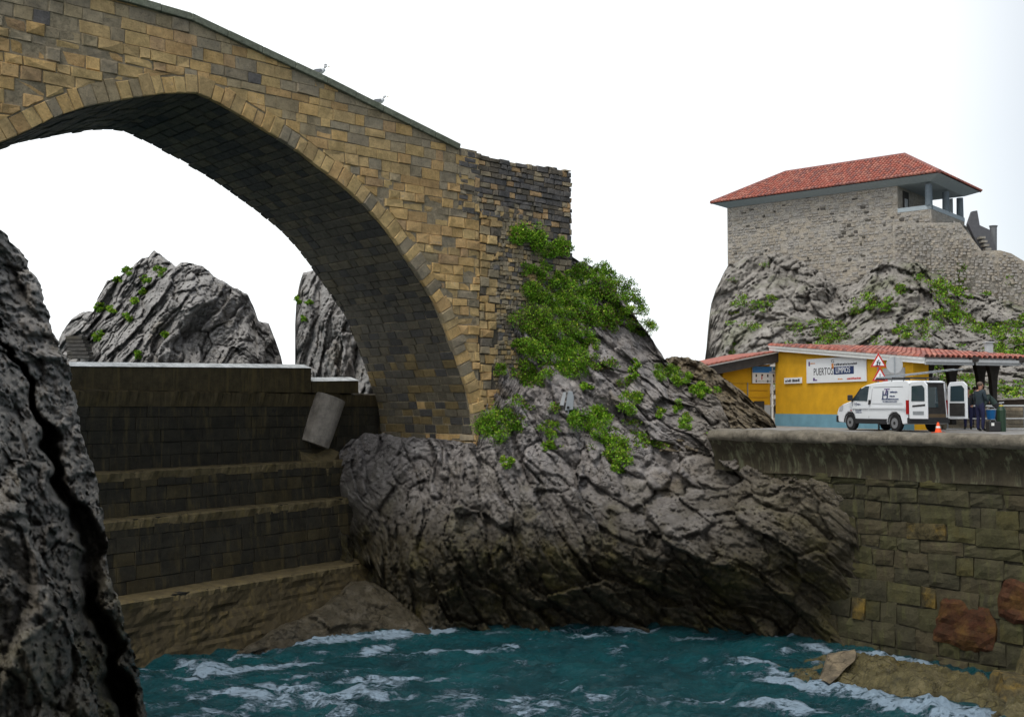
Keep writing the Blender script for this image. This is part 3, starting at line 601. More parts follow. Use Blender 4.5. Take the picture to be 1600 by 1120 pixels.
TOPR = [(TOPL[-1][0], TOPL[-1][1] - .45), to_sz(716, 232), to_sz(800, 254), to_sz(866, 262), to_sz(892, 268)]
def lerp(L, x):
    if x <= L[0][0]: return L[0][1]
    for (a, b), (c, d) in zip(L[:-1], L[1:]):
        if x <= c: return b + (d - b) * (x - a) / max(c - a, 1e-6)
    return L[-1][1]
S_END = to_sz(893, 330)[0]; S_ASH = TOPL[-1][0]
bridge = empty('stone_bridge', (B0.x, B0.y, 6), 'old sandstone arch bridge rising to a hump over the cove', 'bridge')
bridge_inv = None
def bw(a, z, o): return BF.w(a, z, o) - Vector(bridge.location)
# core of the vault and spandrels (mortar), 4 cm behind the stones
ss = sorted(set([p[0] for p in INTR if p[0] <= 0] + list(np.linspace(-24.5, 0, 60))))
core = MB(); n = len(ss)
V = []
for s in ss:
    zi = lerp(INTR, s) + .05; zt = max(zi + .2, lerp(TOPL, s) - .10)
    V += [bw(s, zi, -.02), bw(s, zt, -.02), bw(s, zi, -BW + .05), bw(s, zt, -BW + .05)]
F = []
for i in range(n - 1):
    a, b = 4 * i, 4 * (i + 1)
    F += [(a, b, b + 1, a + 1), (a + 2, a + 3, b + 3, b + 2), (a, a + 2, b + 2, b), (a + 1, b + 1, b + 3, a + 3)]
core.add(V, F); core.build('masonry_core', M_MORT, bridge)
# ring of voussoirs following the intrados
ip = [Vector((p[0], p[1])) for p in INTR]; LEN = [0]
for a, b in zip(ip[:-1], ip[1:]): LEN.append(LEN[-1] + (b - a).length)
def at_len(L):
    for i in range(len(ip) - 1):
        if L <= LEN[i + 1]: break
    t = (L - LEN[i]) / max(LEN[i + 1] - LEN[i], 1e-6); p = ip[i].lerp(ip[i + 1], t)
    e = ip[min(i + 2, len(ip) - 1)] - ip[max(i - 1, 0)]; e.normalize(); return p, Vector((-e.y, e.x))
vs = []; L0_ = LEN[12]; L = L0_; EXT = []
while L < LEN[-1] - .3:
    wd = random.uniform(.26, .44); p0, n0 = at_len(L + .012); p1, n1 = at_len(L + wd - .012); ln = random.uniform(.44, .66)
    key = -11.0 < p0.x < -10.45
    if not key: n0 = n1 = (n0 + n1).normalized() if random.random() < .0 else n0
    poly = [tuple(p0), tuple(p1), tuple(p1 + at_len(L + wd)[1] * ln), tuple(p0 + at_len(L)[1] * ln)]
    m = random.choice(OCH + OCH + [GRY[0], GRY[2], GRY[1], GRY[3]])
    poly = [(p[0] + random.uniform(-.012, .012), p[1] + random.uniform(-.012, .012)) for p in poly]
    Vv, Ff = stone_geo(poly, bw, -.16, random.uniform(.0, .035), .02, .02)
    vs.append((Vv, Ff, m, area(poly))); q = at_len(L + wd / 2); EXT.append(tuple(q[0] + q[1] * .52)); L += wd
lay(bridge, 'voussoir', vs)
EXT = sorted(EXT)
# ashlar courses between the ring and the coping
st = []
for poly in courses(-20.5, .12, 5.8, 20.5, (.26, .40), (.34, .92), .018, .009):
    cx = sum(p[0] for p in poly) / 4; cz = sum(p[1] for p in poly) / 4
    if cx < -.15 and cz < lerp(INTR, cx) + .15: continue
    top = lerp(TOPL, cx) - .20; dx = .3; sl = (lerp(TOPL, cx + dx) - lerp(TOPL, cx - dx)) / (2 * dx)
    L_ = math.hypot(sl, 1); poly = clip(poly, -sl / L_, 1 / L_, (top - sl * cx) / L_)
    if cx < .0:
        # nearest pieces of the extrados
        k = min(range(len(EXT)), key=lambda i: (EXT[i][0] - cx) ** 2 + (EXT[i][1] - cz) ** 2)
        a, b = Vector(EXT[max(k - 1, 0)]), Vector(EXT[min(k + 1, len(EXT) - 1)]); e = (b - a).normalized(); nn = Vector((-e.y, e.x))
        if nn.dot(Vector((0, 1))) < 0 and cx < -2: nn = -nn
        if cx > EXT[k][0] - 3 or cz > EXT[k][1] - 3:
            c0 = nn.dot(Vector(EXT[k]))
            if nn.dot(Vector((cx, cz))) < c0 - .3: continue
            poly = clip(poly, -nn.x, -nn.y, -c0)
    if len(poly) < 3 or area(poly) < .02: continue
    if abs(poly[0][0]) < 0: continue
    low = lerp(TOPL, cx) - cz       # distance under the coping: weathered grey on top, ochre below
    pg = .80 - low * .28
    rubble = (low > 2.2 and cx > -6.5) or (low > 1.5 and cx < -11.5) or random.random() < .12
    m = random.choice(GRY) if random.random() < max(.12, pg) else random.choice(OCH)
    if random.random() < .05: m = PINK
    if random.random() < .015: m = DRK[1]
    pr = random.uniform(-.004, .016) if not rubble else random.uniform(-.03, .05)
    Vv, Ff = stone_geo(poly, bw, -.30, pr, .012 if not rubble else .03, .004 if not rubble else .03)
    st.append((Vv, Ff, m, area(poly)))
lay(bridge, 'ashlar_stone', st)
# soffit stones: courses run across the vault
sf = []; L = L0_
while L < LEN[-1] - .1:
    hgt = random.uniform(.28, .36) if L > LEN[-1] - 8 else .36; L2 = min(L + hgt, LEN[-1]); p0, n0 = at_len(L + .012); p1, n1 = at_len(L2 - .012)
    o = -.17 - random.uniform(0, .1)
    while o > -BW + .05:
        wd = random.uniform(.4, .8); o2 = max(o - wd, -BW); pr = random.uniform(-.005, .045)
        q = []
        for (pp, nn_) in ((p0, n0), (p1, n1)):
            for oo in (o - .012, o2 + .012): q.append((pp, nn_, oo))
        def W(pp, nn_, oo, r): z = pp - nn_ * r; return bw(z.x, z.y, oo)
        k4 = [q[0], q[1], q[3], q[2]]
        cpx = sum(k[0].x for k in k4) / 4; cpy = sum(k[0].y for k in k4) / 4; co = sum(k[2] for k in k4) / 4
        Vv = [W(*k, -.10) for k in k4] + [W(*k, pr - .02) for k in k4] + [W(k[0].lerp(Vector((cpx, cpy)), .12), k[1], k[2] + (co - k[2]) * .07, pr) for k in k4]
        Ff = [(i, (i + 1) % 4, 4 + (i + 1) % 4, 4 + i) for i in range(4)] + [(4 + i, 4 + (i + 1) % 4, 8 + (i + 1) % 4, 8 + i) for i in range(4)] + [(8, 9, 10, 11)]
        low = cpy < 9.5
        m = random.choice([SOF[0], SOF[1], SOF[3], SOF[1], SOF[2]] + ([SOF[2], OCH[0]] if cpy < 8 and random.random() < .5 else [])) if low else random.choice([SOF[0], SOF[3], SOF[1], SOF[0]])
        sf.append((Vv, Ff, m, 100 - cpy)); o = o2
    L = L2
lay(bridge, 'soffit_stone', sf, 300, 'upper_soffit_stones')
# coping slabs along the parapet
L = 0; tp = [Vector(p) for p in TOPL]
for a, b in zip(tp[:-1], tp[1:]):
    tot = (b - a).length; k = max(1, round(tot / 1.15)); e = (b - a) / tot; nn = Vector((-e.y, e.x))
    for i in range(k):
        p0 = a + e * (tot * i / k + .006); p1 = a + e * (tot * (i + 1) / k - .006)
        up = random.uniform(-.006, .006); pro = .13 + random.uniform(-.01, .01)
        poly = [p0 - nn * .22, p1 - nn * .22, p1 + nn * up, p0 + nn * up]
        mb = MB(); mb.prism([bw(p.x, p.y, pro) for p in poly], -BM * .75); mb.build('coping_slab', M_COPE, bridge, bevel=.02)
# rough projecting footing courses
ft = []
for poly in courses(-5.0, .1, 0, .62, (.14, .24), (.4, 1.0), .03, .01):
    pr = random.uniform(.02, .22)
    for_off = [(-p[0], p[1]) for p in poly]
    def fw(a, z, o): return BF.w(.05 + o, 5.62 + z, a * 1.16) - Vector(bridge.location)
    Vv, Ff = stone_geo([(p[0], p[1]) for p in poly], lambda a, z, o: BF.w(.0 - o * 1.0, 5.72 + z, a * 1.15) - Vector(bridge.location), -.5, pr, .03, .02)
    ft.append((Vv, Ff, random.choice(OCH + GRY + SOF[:2]), area(poly)))
lay(bridge, 'footing_stone', ft)

# ---- abutment beside the bridge: rubble and squared dark stone
abut = empty('abutment_wall', (B0.x, B0.y, 6), 'rough rubble abutment of dark and ochre stone at the right end of the bridge', 'wall')
def aw(a, z, o): return BF.w(a, z, o) - Vector(abut.location)
mb = MB(); sA = np.linspace(.0, S_END - .04, 24); V = []
for s in sA:
    zt = (lerp(TOPL, s) - .3 if s < S_ASH else lerp(TOPR, s) - .05); V += [aw(s, 4.5, -.06), aw(s, zt, -.06), aw(s, 4.5, -BW + .1), aw(s, zt, -BW + .1)]
F = []
for i in range(len(sA) - 1):
    a, b = 4 * i, 4 * (i + 1); F += [(a, b, b + 1, a + 1), (a + 2, a + 3, b + 3, b + 2), (a + 1, b + 1, b + 3, a + 3)]
F += [(0, 1, 3, 2), (len(V) - 4, len(V) - 2, len(V) - 1, len(V) - 3)]
mb.add(V, F); mb.build('masonry_core', M_MORTD, abut)
st = []; S0 = min(S_ASH, -.3)
def wobz(z, k): return .28 * float(vnoise(np.array([z * 1.1, k, .5]))) + .14 * float(vnoise(np.array([z * 3.1, k, 2.5])))
def put_abut(polys, palette, pr, bev, rgh, lo=-9, hi=99):
    for poly in polys:
        cx = sum(p[0] for p in poly) / 4; z_ = poly[0][1]
        if (lo > -9 and cx < lo + wobz(z_, lo)) or (hi < 90 and cx > hi + wobz(z_, hi)): continue
        top = lerp(TOPR, cx) + random.uniform(-.03, .03); poly = clip(poly, 0, 1, top); poly = clip(poly, 1, 0, S_END + random.uniform(-.04, .05))
        if len(poly) < 3 or area(poly) < .006: continue
        cz = sum(p[1] for p in poly) / len(poly)
        Vv, Ff = stone_geo(poly, aw, -.3, random.uniform(*pr), bev, rgh)
        st.append((Vv, Ff, random.choice(palette), area(poly)))
zmid = to_sz(800, 345)[1]
put_abut(courses(S_ASH, S_END + .1, zmid, 18.5, (.16, .30), (.22, .62), .02, .014), DRK + DRK + [GRY[2], GRY[0], PINK], (-.03, .06), .025, .02)
put_abut(courses(.14, 1.5, 5.2, zmid, (.24, .36), (.4, .62), .025, .015), OCH + OCH + [GRY[0], GRY[1], GRY[2], DRK[2]], (-.02, .07), .03, .03, hi=.95)
put_abut(courses(.3, 3.4, 5.2, zmid + .3, (.11, .2), (.12, .34), .025, .01), [GRY[0], GRY[1], GRY[2], GRY[3], OCH[3], DRK[2], DRK[1]], (-.04, .05), .02, .02, lo=.95, hi=2.9)
put_abut(courses(2.4, S_END + .1, 5.2, zmid, (.18, .30), (.25, .55), .025, .014), DRK + GRY, (-.03, .06), .025, .02, lo=2.9)
lay(abut, 'rubble_stone', st)
# end face toward the right (quoins seen edge-on) and rear-lit return
st = []
for poly in courses(-BW, -.35, 9, 16.2, (.2, .32), (.3, .7), .02, .012):
    poly = clip(poly, 0, 1, lerp(TOPR, S_END) - .05)
    if len(poly) < 3: continue
    Vv, Ff = stone_geo(poly, lambda a, z, o: BF.w(S_END + o, z, a) - Vector(abut.location), -.3, random.uniform(-.03, .05), .02, .02)
    st.append((Vv, Ff, random.choice(DRK), area(poly)))
lay(abut, 'quoin_stone', st)

# ---- stepped sea wall on the left
sw = empty('sea_wall', (-8, 33, 0), 'stepped dark sea wall with ledges and a pale capped parapet behind the arch', 'wall')
SWL = Vector(sw.location)
def line_frame(Da, Db, xa=150, xb=550):
    a = P(xa, 635, Da); b = P(xb, 635, Db); a = Vector((a[0], a[1], 0)); b = Vector((b[0], b[1], 0)); d = (b - a).normalized()
    f = Frame(a, d, (d.y, -d.x, 0)); f.L = (b - a).length; return f
tiers = [(line_frame(30.4, 37.6), line_frame(31.2, 39.6), -1.2, 1.80), (line_frame(32.3, 41.2), line_frame(32.6, 41.6), 1.80, 4.05),
         (line_frame(33.4, 42.5), line_frame(33.6, 42.7), 4.05, 5.45), (line_frame(34.4, 43.6), line_frame(34.45, 43.65), 5.45, 8.02)]
for ti, (fa, fb, z0, z1) in enumerate(tiers):
    s0, s1 = -9.5, fa.L + 3.2
    def tw(a, z, o, fa=fa, fb=fb, z0=z0, z1=z1):
        t = (z - z0) / (z1 - z0); p = fa.w(a, z, o).lerp(fb.w(a, z, o), t); p.z = z; return p - SWL
    nxt = tiers[ti + 1][0] if ti < 3 else None
    core = MB()
    core.add([tw(s0, z0, -.05), tw(s1, z0, -.05), tw(s1, z1 - .02, -.05), tw(s0, z1 - .02, -.05), tw(s0, z0, -2.5), tw(s1, z0, -2.5), tw(s1, z1 - .02, -2.5), tw(s0, z1 - .02, -2.5)],
             [(0, 1, 2, 3), (4, 7, 6, 5), (3, 2, 6, 7), (0, 3, 7, 4), (1, 5, 6, 2), (0, 4, 5, 1)])
    core.build('wall_core', M_SEAD, sw)
    st = []
    if ti == 0:
        pal = [M_SEAC, SEAB[2], SEAB[3], M_SEAC]; cs = []
    elif ti == 3: pal = [SEAB[0], SEAB[0], SEAB[1]]; cs = courses(s0, s1, z0, 7.5, (.40, .5), (.6, 1.1), .008, .006)
    else: pal = [SEAB[1], SEAB[2], SEAB[3], SEAB[1], SEAB[0]]; cs = courses(s0, s1, z0, z1 - .22, (.38, .5), (.5, 1.0), .012, .007)
    ztop = z1 - .22 if ti < 3 else 7.5
    for poly in cs:
        poly = clip(poly, 0, 1, ztop)
        if len(poly) < 3 or area(poly) < .03: continue
        Vv, Ff = stone_geo(poly, tw, -.2, random.uniform(-.02, .03), .012, .012); st.append((Vv, Ff, random.choice(pal), area(poly)))
    if ti == 0:
        na_, nz_ = 150, 26; V = []; F = []
        for i in range(na_ + 1):
            for j in range(nz_ + 1):
                aa, zz = s0 + (s1 - s0) * i / na_, z0 + (z1 - .2 - z0) * j / nz_; q = np.array([aa * .6, zz * 1.6, 1.0])
                V.append(tw(aa, zz, .02 + .10 * float(fbm(q, 4, 3, .6)) + .05 * abs(float(vnoise(q * 4, 9))) - .04 * (j % 7 == 0)))
        F = [(i * (nz_ + 1) + j, (i + 1) * (nz_ + 1) + j, (i + 1) * (nz_ + 1) + j + 1, i * (nz_ + 1) + j + 1) for i in range(na_) for j in range(nz_)]
        mesh('lower_face', V, F, M_SEAC, sw)
    lay(sw, 'wall_block', st)
    # ledge slab with a worn, uneven front
    nseg = 240; V = []; F = []
    thickn = .30 if ti < 3 else .52
    zc = z1 if ti < 3 else 8.02
    for i in range(nseg + 1):
        a = s0 + (s1 - s0) * i / nseg; wob = .11 * float(vnoise(np.array([a * 1.3, ti, 0.5]))) + .09 * float(fbm(np.array([a * 4, ti, 3.5]), 3))
        zz = zc - thickn; back = -2.2 if ti < 3 else -1.4
        V += [fb.w(a, zz, .04) - SWL, fb.w(a, zc - .05 + wob * .3, .08 + wob) - SWL, fb.w(a, zc + wob * .2, .0 + wob) - SWL, fb.w(a, zc + .02, back) - SWL]
    for i in range(nseg):
        a, b = 4 * i, 4 * (i + 1); F += [(a, b, b + 1, a + 1), (a + 1, b + 1, b + 2, a + 2), (a + 2, b + 2, b + 3, a + 3)]
    mesh('ledge' if ti < 3 else 'wall_band', V, F, M_LEDGE if ti < 3 else M_SEAC, sw)
# parapet: low upstand with pale bevelled cap
ft_ = line_frame(34.7, 43.3)
def pp(a, z, o): return ft_.w(a, z, o) - SWL
a0, a1 = -4.0, None
for (xa, xb, zt0, zt1, nm) in ((-420, 486, 8.72, 9.12, 'parapet'), (488, 560, 8.62, 8.68, 'low_parapet')):
    def a_of(px):
        u = (px - 800) / FPX; return (u * ft_.O.y - ft_.O.x) / (ft_.d.x - u * ft_.d.y)
    sa, sb = a_of(xa), a_of(xb)
    V = []
    for (a, zt) in ((sa, zt0), (sb, zt1)):
        V += [pp(a, 8.03, 0), pp(a, zt - .16, 0), pp(a, zt - .16, -.9), pp(a, 8.03, -.9)]
    mb = MB(); mb.add(V, [(0, 4, 5, 1), (2, 6, 7, 3), (1, 5, 6, 2), (0, 1, 2, 3), (4, 7, 6, 5)]); mb.build(nm, M_SEAC, sw)
    k = 13 if nm == 'parapet' else 2
    for i in range(k):
        q0, q1 = sa + (sb - sa) * i / k + .005, sa + (sb - sa) * (i + 1) / k - .005; z0, z1 = zt0 + (zt1 - zt0) * i / k, zt0 + (zt1 - zt0) * (i + 1) / k
        V = []
        for (a, zt) in ((q0, z0), (q1, z1)): V += [pp(a, zt - .158, .05), pp(a, zt - .15 + random.uniform(-.01, .01), .06), pp(a, zt, -.42), pp(a, zt - .01, -.95), pp(a, zt - .158, -.95)]
        mb = MB(); mb.add(V, [(j, j + 1, 5 + j + 1, 5 + j) for j in range(4)] + [(0, 5, 9, 4), (0, 4, 3, 2, 1), (5, 6, 7, 8, 9)]); mb.build('cap_slab', M_WHITECAP, sw)

# ---- leaning concrete drum by the wall
dr = empty('concrete_drum', PV(495, 700, 42.0), 'tilted pale concrete cylinder leaning against the sea wall beside the pier', 'concrete drum')
DL = Vector(dr.location)
a = PV(490, 694, 41.9) - DL; b = PV(517, 620, 42.2) - DL
mb = MB(); mb.tube([a, a.lerp(b, .33), a.lerp(b, .66), b], [.60, .61, .60, .59], 28); mb.build('drum', concrete_mat('drum_concrete', (.24, .21, .18), (.16, .14, .11), .4), dr, bevel=.03)
a = PV(476, 690, 42.6) - DL; b = PV(500, 626, 42.9) - DL
mb = MB(); mb.tube([a, b], .5, 20); mb.build('shade_drum', M_SEAC, dr)  # dark second cylinder stands in for the shadowed left part of the drum
sl = empty('base_slab', PV(490, 705, 42.0), 'broken dark slab under the tilted concrete cylinder', 'slab')
mb = MB(); SL = Vector(sl.location)
mb.prism([PV(455, 690, 41.6) - SL, PV(478, 684, 42.6) - SL, PV(530, 705, 42.6) - SL, PV(512, 735, 41.5) - SL, PV(470, 706, 41.3) - SL], (0, .1, -.35)); mb.build('slab', M_LEDGE, sl, bevel=.04)

# ---- quay wall on the right
QA = P(1125, 672, 38.2); QB = P(1600, 672, 30.0); QA = Vector((QA[0], QA[1], 0)); QB = Vector((QB[0], QB[1], 0)); QD = (QB - QA).normalized(); QM = Vector((QD.y, -QD.x, 0))
if QM.y > 0: QM = -QM
QF = Frame(QA, QD, QM); QL = (QB - QA).length + 5
ZQ = 6.62
qw = empty('quay_wall', QA, 'high quay wall of dark green and brown blocks under an overhanging concrete lip', 'wall'); QV = Vector(qw.location)
def qq(a, z, o): return QF.w(a, z, o) - QV
mb = MB(); mb.add([qq(a, z, o) for a in (1.0, QL) for z in (-1.5, 5.5) for o in (-.07, -3)], [(0, 2, 6, 4), (1, 5, 7, 3), (2, 3, 7, 6), (0, 1, 3, 2), (4, 6, 7, 5)]); mb.build('wall_core', M_JOINTQ, qw)
def quay_block(poly, o1, m, nm='quay_block', big=False):
    # larger blocks get a 4x3 uneven face
    n = 4
    (x0, z0), (x1, z1), (x2, z2), (x3, z3) = poly; V = []; F = []
    NX, NZ = (12, 9) if big else (4, 3)
    for i in range(NX + 1):
        for j in range(NZ + 1):
            u, v = i / NX, j / NZ
            x = (x0 * (1 - u) + x1 * u) * (1 - v) + (x3 * (1 - u) + x2 * u) * v; z = (z0 * (1 - u) + z1 * u) * (1 - v) + (z3 * (1 - u) + z2 * u) * v
            e = min(u, 1 - u, v, 1 - v) == 0
            if big:
                cx_, cz_ = (x0 + x2) / 2, (z0 + z2) / 2; rr_ = max(abs(2 * u - 1), abs(2 * v - 1)); an_ = math.atan2(z - cz_, x - cx_)
                k_ = 1 - .10 * rr_ * abs(math.sin(2 * an_)) ** 2 + .12 * rr_ * float(vnoise(np.array([an_ * 1.6, cx_, 0.3]))); x = cx_ + (x - cx_) * k_; z = cz_ + (z - cz_) * k_
                V.append(qq(x, z, o1 - .10 * rr_ ** 6 + .07 * float(fbm(np.array([x * 1.9, z * 1.9, 1.0]), 5, 3, .6)))); continue
            V.append(qq(x + (0 if i in (0, NX) else random.uniform(-.04, .04)), z, (o1 - random.uniform(.01, .05)) if e else o1 + random.uniform(-.02, .025)))
    for i in range(NX):
        for j in range(NZ): a = i * (NZ + 1) + j; F.append((a, a + NZ + 1, a + NZ + 2, a + 1))
    rim = [i * (NZ + 1) for i in range(NX + 1)] + [NX * (NZ + 1) + j for j in range(1, NZ + 1)] + [i * (NZ + 1) + NZ for i in range(NX - 1, -1, -1)] + [j for j in range(NZ - 1, 0, -1)]
    b = len(V); V += [V[r] - QM * .25 for r in rim]
    F += [(rim[i], rim[(i + 1) % len(rim)], b + (i + 1) % len(rim), b + i) for i in range(len(rim))]
    mesh(nm, V, F, m, qw)
def qpos(px, py):
    u, y, z = (float(q) for q in ray(px, py)); k = u / y; s = (k * QF.O.y - QF.O.x) / (QD.x - k * QD.y); return s, EYE + z / y * (QF.O.y + s * QD.y)
special = [((1440, 942), M_YST), ((1340, 957), M_YST), ((1475, 822), M_YST)]
sp = [(qpos(*p), m) for p, m in special]
def in_big(s, z):
    return any(abs(s - q[0]) < q[2] - .3 and abs(z - q[1]) < q[3] - .25 for q in BIG)
BIG = [(*qpos(1503, 975), 1.05, .78, M_RUST), (*qpos(1590, 940), .72, .66, M_RUST)]
for (cs_, cz_, ws_, hz_, m_) in BIG:
    quay_block([(cs_ - ws_ + .12, cz_ - hz_ + .15), (cs_ + ws_ - .05, cz_ - hz_ - .02), (cs_ + ws_ - .10, cz_ + hz_ - .12), (cs_ - ws_ + .3, cz_ + hz_)], .11, m_, 'stained_block', True)
z = -1.0
while z < 5.2:
    hh = random.uniform(.36, .62) if z > 1.6 else random.uniform(.45, .8); s = 1.6 - random.uniform(0, .8)
    while s < QL:
        ll = random.choice((random.uniform(.45, .8), random.uniform(.7, 1.3))); g = .015; j = lambda: random.uniform(-.045, .045)
        top = min(z + hh, 5.36)
        poly = [(s + g + j(), z + g + j()), (s + ll - g + j(), z + g + j()), (s + ll - g + j(), top - g + j()), (s + g + j(), top - g + j())]
        m = random.choice(WALLB); o1 = random.uniform(-.02, .05)
        for (ps, pz), mm in sp:
            if s <= ps <= s + ll and z <= pz <= z + hh: m = mm; o1 = .05
        if not in_big(s + ll / 2, z + hh / 2): quay_block(poly, o1, m)
        s += ll
    z += hh
# overhanging lip: concave profile swept along the wall, rough rounded nose
prof = [(.05, 5.28), (.02, 5.42), (.04, 5.65), (.10, 5.85), (.19, 6.02), (.29, 6.20), (.40, 6.34), (.47, 6.40), (.50, 6.48), (.49, 6.58), (.40, 6.67), (.22, 6.71), (-.45, 6.72), (-.9, 6.70), (-.92, 6.62)]
nseg = 260; V = []; F = []; mi = []
for i in range(nseg + 1):
    a = -.2 + (QL + .2) * i / nseg
    for k, (o, zz) in enumerate(prof):
        w = float(vnoise(np.array([a * 1.7, k * .35, 9.0]))) * .045 + float(vnoise(np.array([a * 6, k * .9, 4.0]))) * (.04 if k > 6 else .012)
        V.append(qq(a, zz + w * .6, o + w))
n = len(prof)
for i in range(nseg):
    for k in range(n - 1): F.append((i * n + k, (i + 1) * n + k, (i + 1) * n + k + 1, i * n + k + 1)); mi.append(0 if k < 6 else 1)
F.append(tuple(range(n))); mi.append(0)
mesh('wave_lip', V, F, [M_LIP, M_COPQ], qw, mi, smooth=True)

# ---- quay deck
qd = MB(); dk = [QF.w(-.4, ZQ, -.85), QF.w(QL + 4, ZQ, -.85), Vector((40, 30, ZQ)), Vector((60, 75, ZQ)), Vector((14, 75, ZQ)), Vector((10.2, 50, ZQ)), Vector((8.6, 41, ZQ))]
qd.prism(dk, (0, 0, -1.2)); tag(qd.build('quay_pavement', concrete_mat('quay_paving', (.23, .22, .21), (.17, .16, .15), .3)), 'grey concrete quay pavement behind the wall', kind='structure')
# ================================================================ BUILDINGS
M_YEL = plain('yellow_render', (.66, .35, .010), .85, var=.12, scale=1.6, bmp=.01)
M_BLUP = plain('pale_blue_plinth', (.16, .33, .42), .8, var=.12, scale=2)
M_WHT = plain('white_paint', (.78, .78, .76), .5, var=.06)
M_TILE = [plain('red_clay_tile', (.34, .105, .075), .8, var=.35, scale=5), plain('orange_clay_tile', (.38, .15, .11), .8, var=.3, scale=5), plain('dark_clay_tile', (.24, .10, .085), .8, var=.35, scale=5)]
M_WOODD = plain('dark_timber', (.035, .03, .027), .75, var=.3)
M_GREYM = plain('grey_metal', (.30, .32, .34), .45, .3, var=.08)
M_GREYP = plain('pale_grey_panel', (.42, .43, .44), .6, var=.08)
M_BLK = plain('black_rubber', (.012, .012, .013), .7, var=.2)
M_SOFFIT = plain('soffit_boards', (.28, .27, .26), .8, var=.15)
YF_O = P(1212, 635, 50); YD = Vector((.305, -.952, 0)).normalized(); YM = Vector((-.952, -.305, 0)).normalized()   # outward normal of facade A points left
YF = Frame((YF_O[0], YF_O[1], 0), YD, YM); YL = 9.65; ZR0, ZR1 = 10.12, 9.22
yb = empty('harbour_building', (YF_O[0], YF_O[1], ZQ), 'yellow single storey harbour building with red tiled roof and blue plinth', 'building'); YV = Vector(yb.location)
def yw(a, z, o): return YF.w(a, z, o) - YV
def zr(a): return ZR0 + (ZR1 - ZR0) * a / YL
W_ = 6.0
mb = MB(); mb.add([yw(0, ZQ, 0), yw(YL, ZQ, 0), yw(YL, zr(YL), 0), yw(0, zr(0), 0), yw(0, ZQ, -.7), yw(YL, ZQ, -.7), yw(YL, zr(YL), -.7), yw(0, zr(0), -.7)], [(0, 1, 2, 3), (0, 3, 7, 4), (1, 5, 6, 2), (4, 7, 6, 5)])
mb.build('wall', M_YEL, yb)
mb = MB(); mb.add([yw(.01, ZQ, -.71), yw(2.3, ZQ, -.71), yw(2.3, zr(2.3), -.71), yw(.01, zr(0), -.71), yw(.01, ZQ, -W_), yw(2.3, ZQ, -W_), yw(2.3, zr(2.3), -W_), yw(.01, zr(0), -W_)], [(0, 1, 2, 3), (0, 3, 7, 4), (1, 5, 6, 2), (4, 7, 6, 5)])
mb.build('rear_wall', M_YEL, yb)
mb = MB(); mb.add([yw(-.01, ZQ, .012), yw(YL + .01, ZQ, .012), yw(YL + .01, ZQ + .55, .012), yw(-.01, ZQ + .55, .012)], [(0, 1, 2, 3)])
mb = MB().prism([yw(-.02, ZQ, .0), yw(YL + .02, ZQ, .0), yw(YL + .02, ZQ + .55, .0), yw(-.02, ZQ + .55, .0)], YM * .03); mb.build('plinth', M_BLUP, yb)
# roof: verge over facade A, eave over side B carried on as a porch
OV = .16
def roof_pt(a, o, up=0): return yw(a, zr(a) + up, o)
PORCH = -3.3   # (o) the porch reaches this far to the right past the facade corner
mb = MB(); mb.prism([roof_pt(-.12, OV, .05), roof_pt(YL + .9, OV, .05), roof_pt(YL + .9, -W_ - .3, .05), roof_pt(-.12, -W_ - .3, .05)], (0, 0, .10)); mb.build('roof_deck', M_SOFFIT, yb)
mb = MB(); mb.prism([roof_pt(-.14, OV + .02, -.06), roof_pt(YL + .92, OV + .02, -.06), roof_pt(YL + .92, OV + .02, .16), roof_pt(-.14, OV + .02, .16)], YM * .05); mb.build('verge_board', M_WHT, yb)
mb = MB(); mb.prism([roof_pt(-.14, OV + .07, .08), roof_pt(YL + .92, OV + .07, .08), roof_pt(YL + .92, OV + .07, .18), roof_pt(-.14, OV + .07, .18)], YM * .04); mb.build('verge_moulding', M_WHT, yb)
for k in range(3):
    o0 = OV + .05 - (W_ + .3 + OV) * k / 3 - (.12 if k else 0); o1 = OV + .05 - (W_ + .3 + OV) * (k + 1) / 3 + .0
    mb = MB(); mb.prism([roof_pt(YL + .93, o0, -.10), roof_pt(YL + .93, o1, -.10), roof_pt(YL + .93, o1, .06), roof_pt(YL + .93, o0, .06)], YD * .05); mb.prism([roof_pt(YL + .99, o0, .0), roof_pt(YL + .99, o1, .0), roof_pt(YL + .99, o1, .10), roof_pt(YL + .99, o0, .10)], YD * .08); mb.build('eave_board', M_GREYP, yb)
for o in (OV - 1.95, OV - 4.1, -W_ - .2):
    mb = MB(); mb.prism([yw(YL + .2, zr(YL) - .22, o), yw(YL + 1.25, zr(YL) - .05, o), yw(YL + 1.25, zr(YL) + .12, o), yw(YL + .2, zr(YL) + .05, o)], YM * -.14); mb.build('rafter_end', M_WOODD, yb)
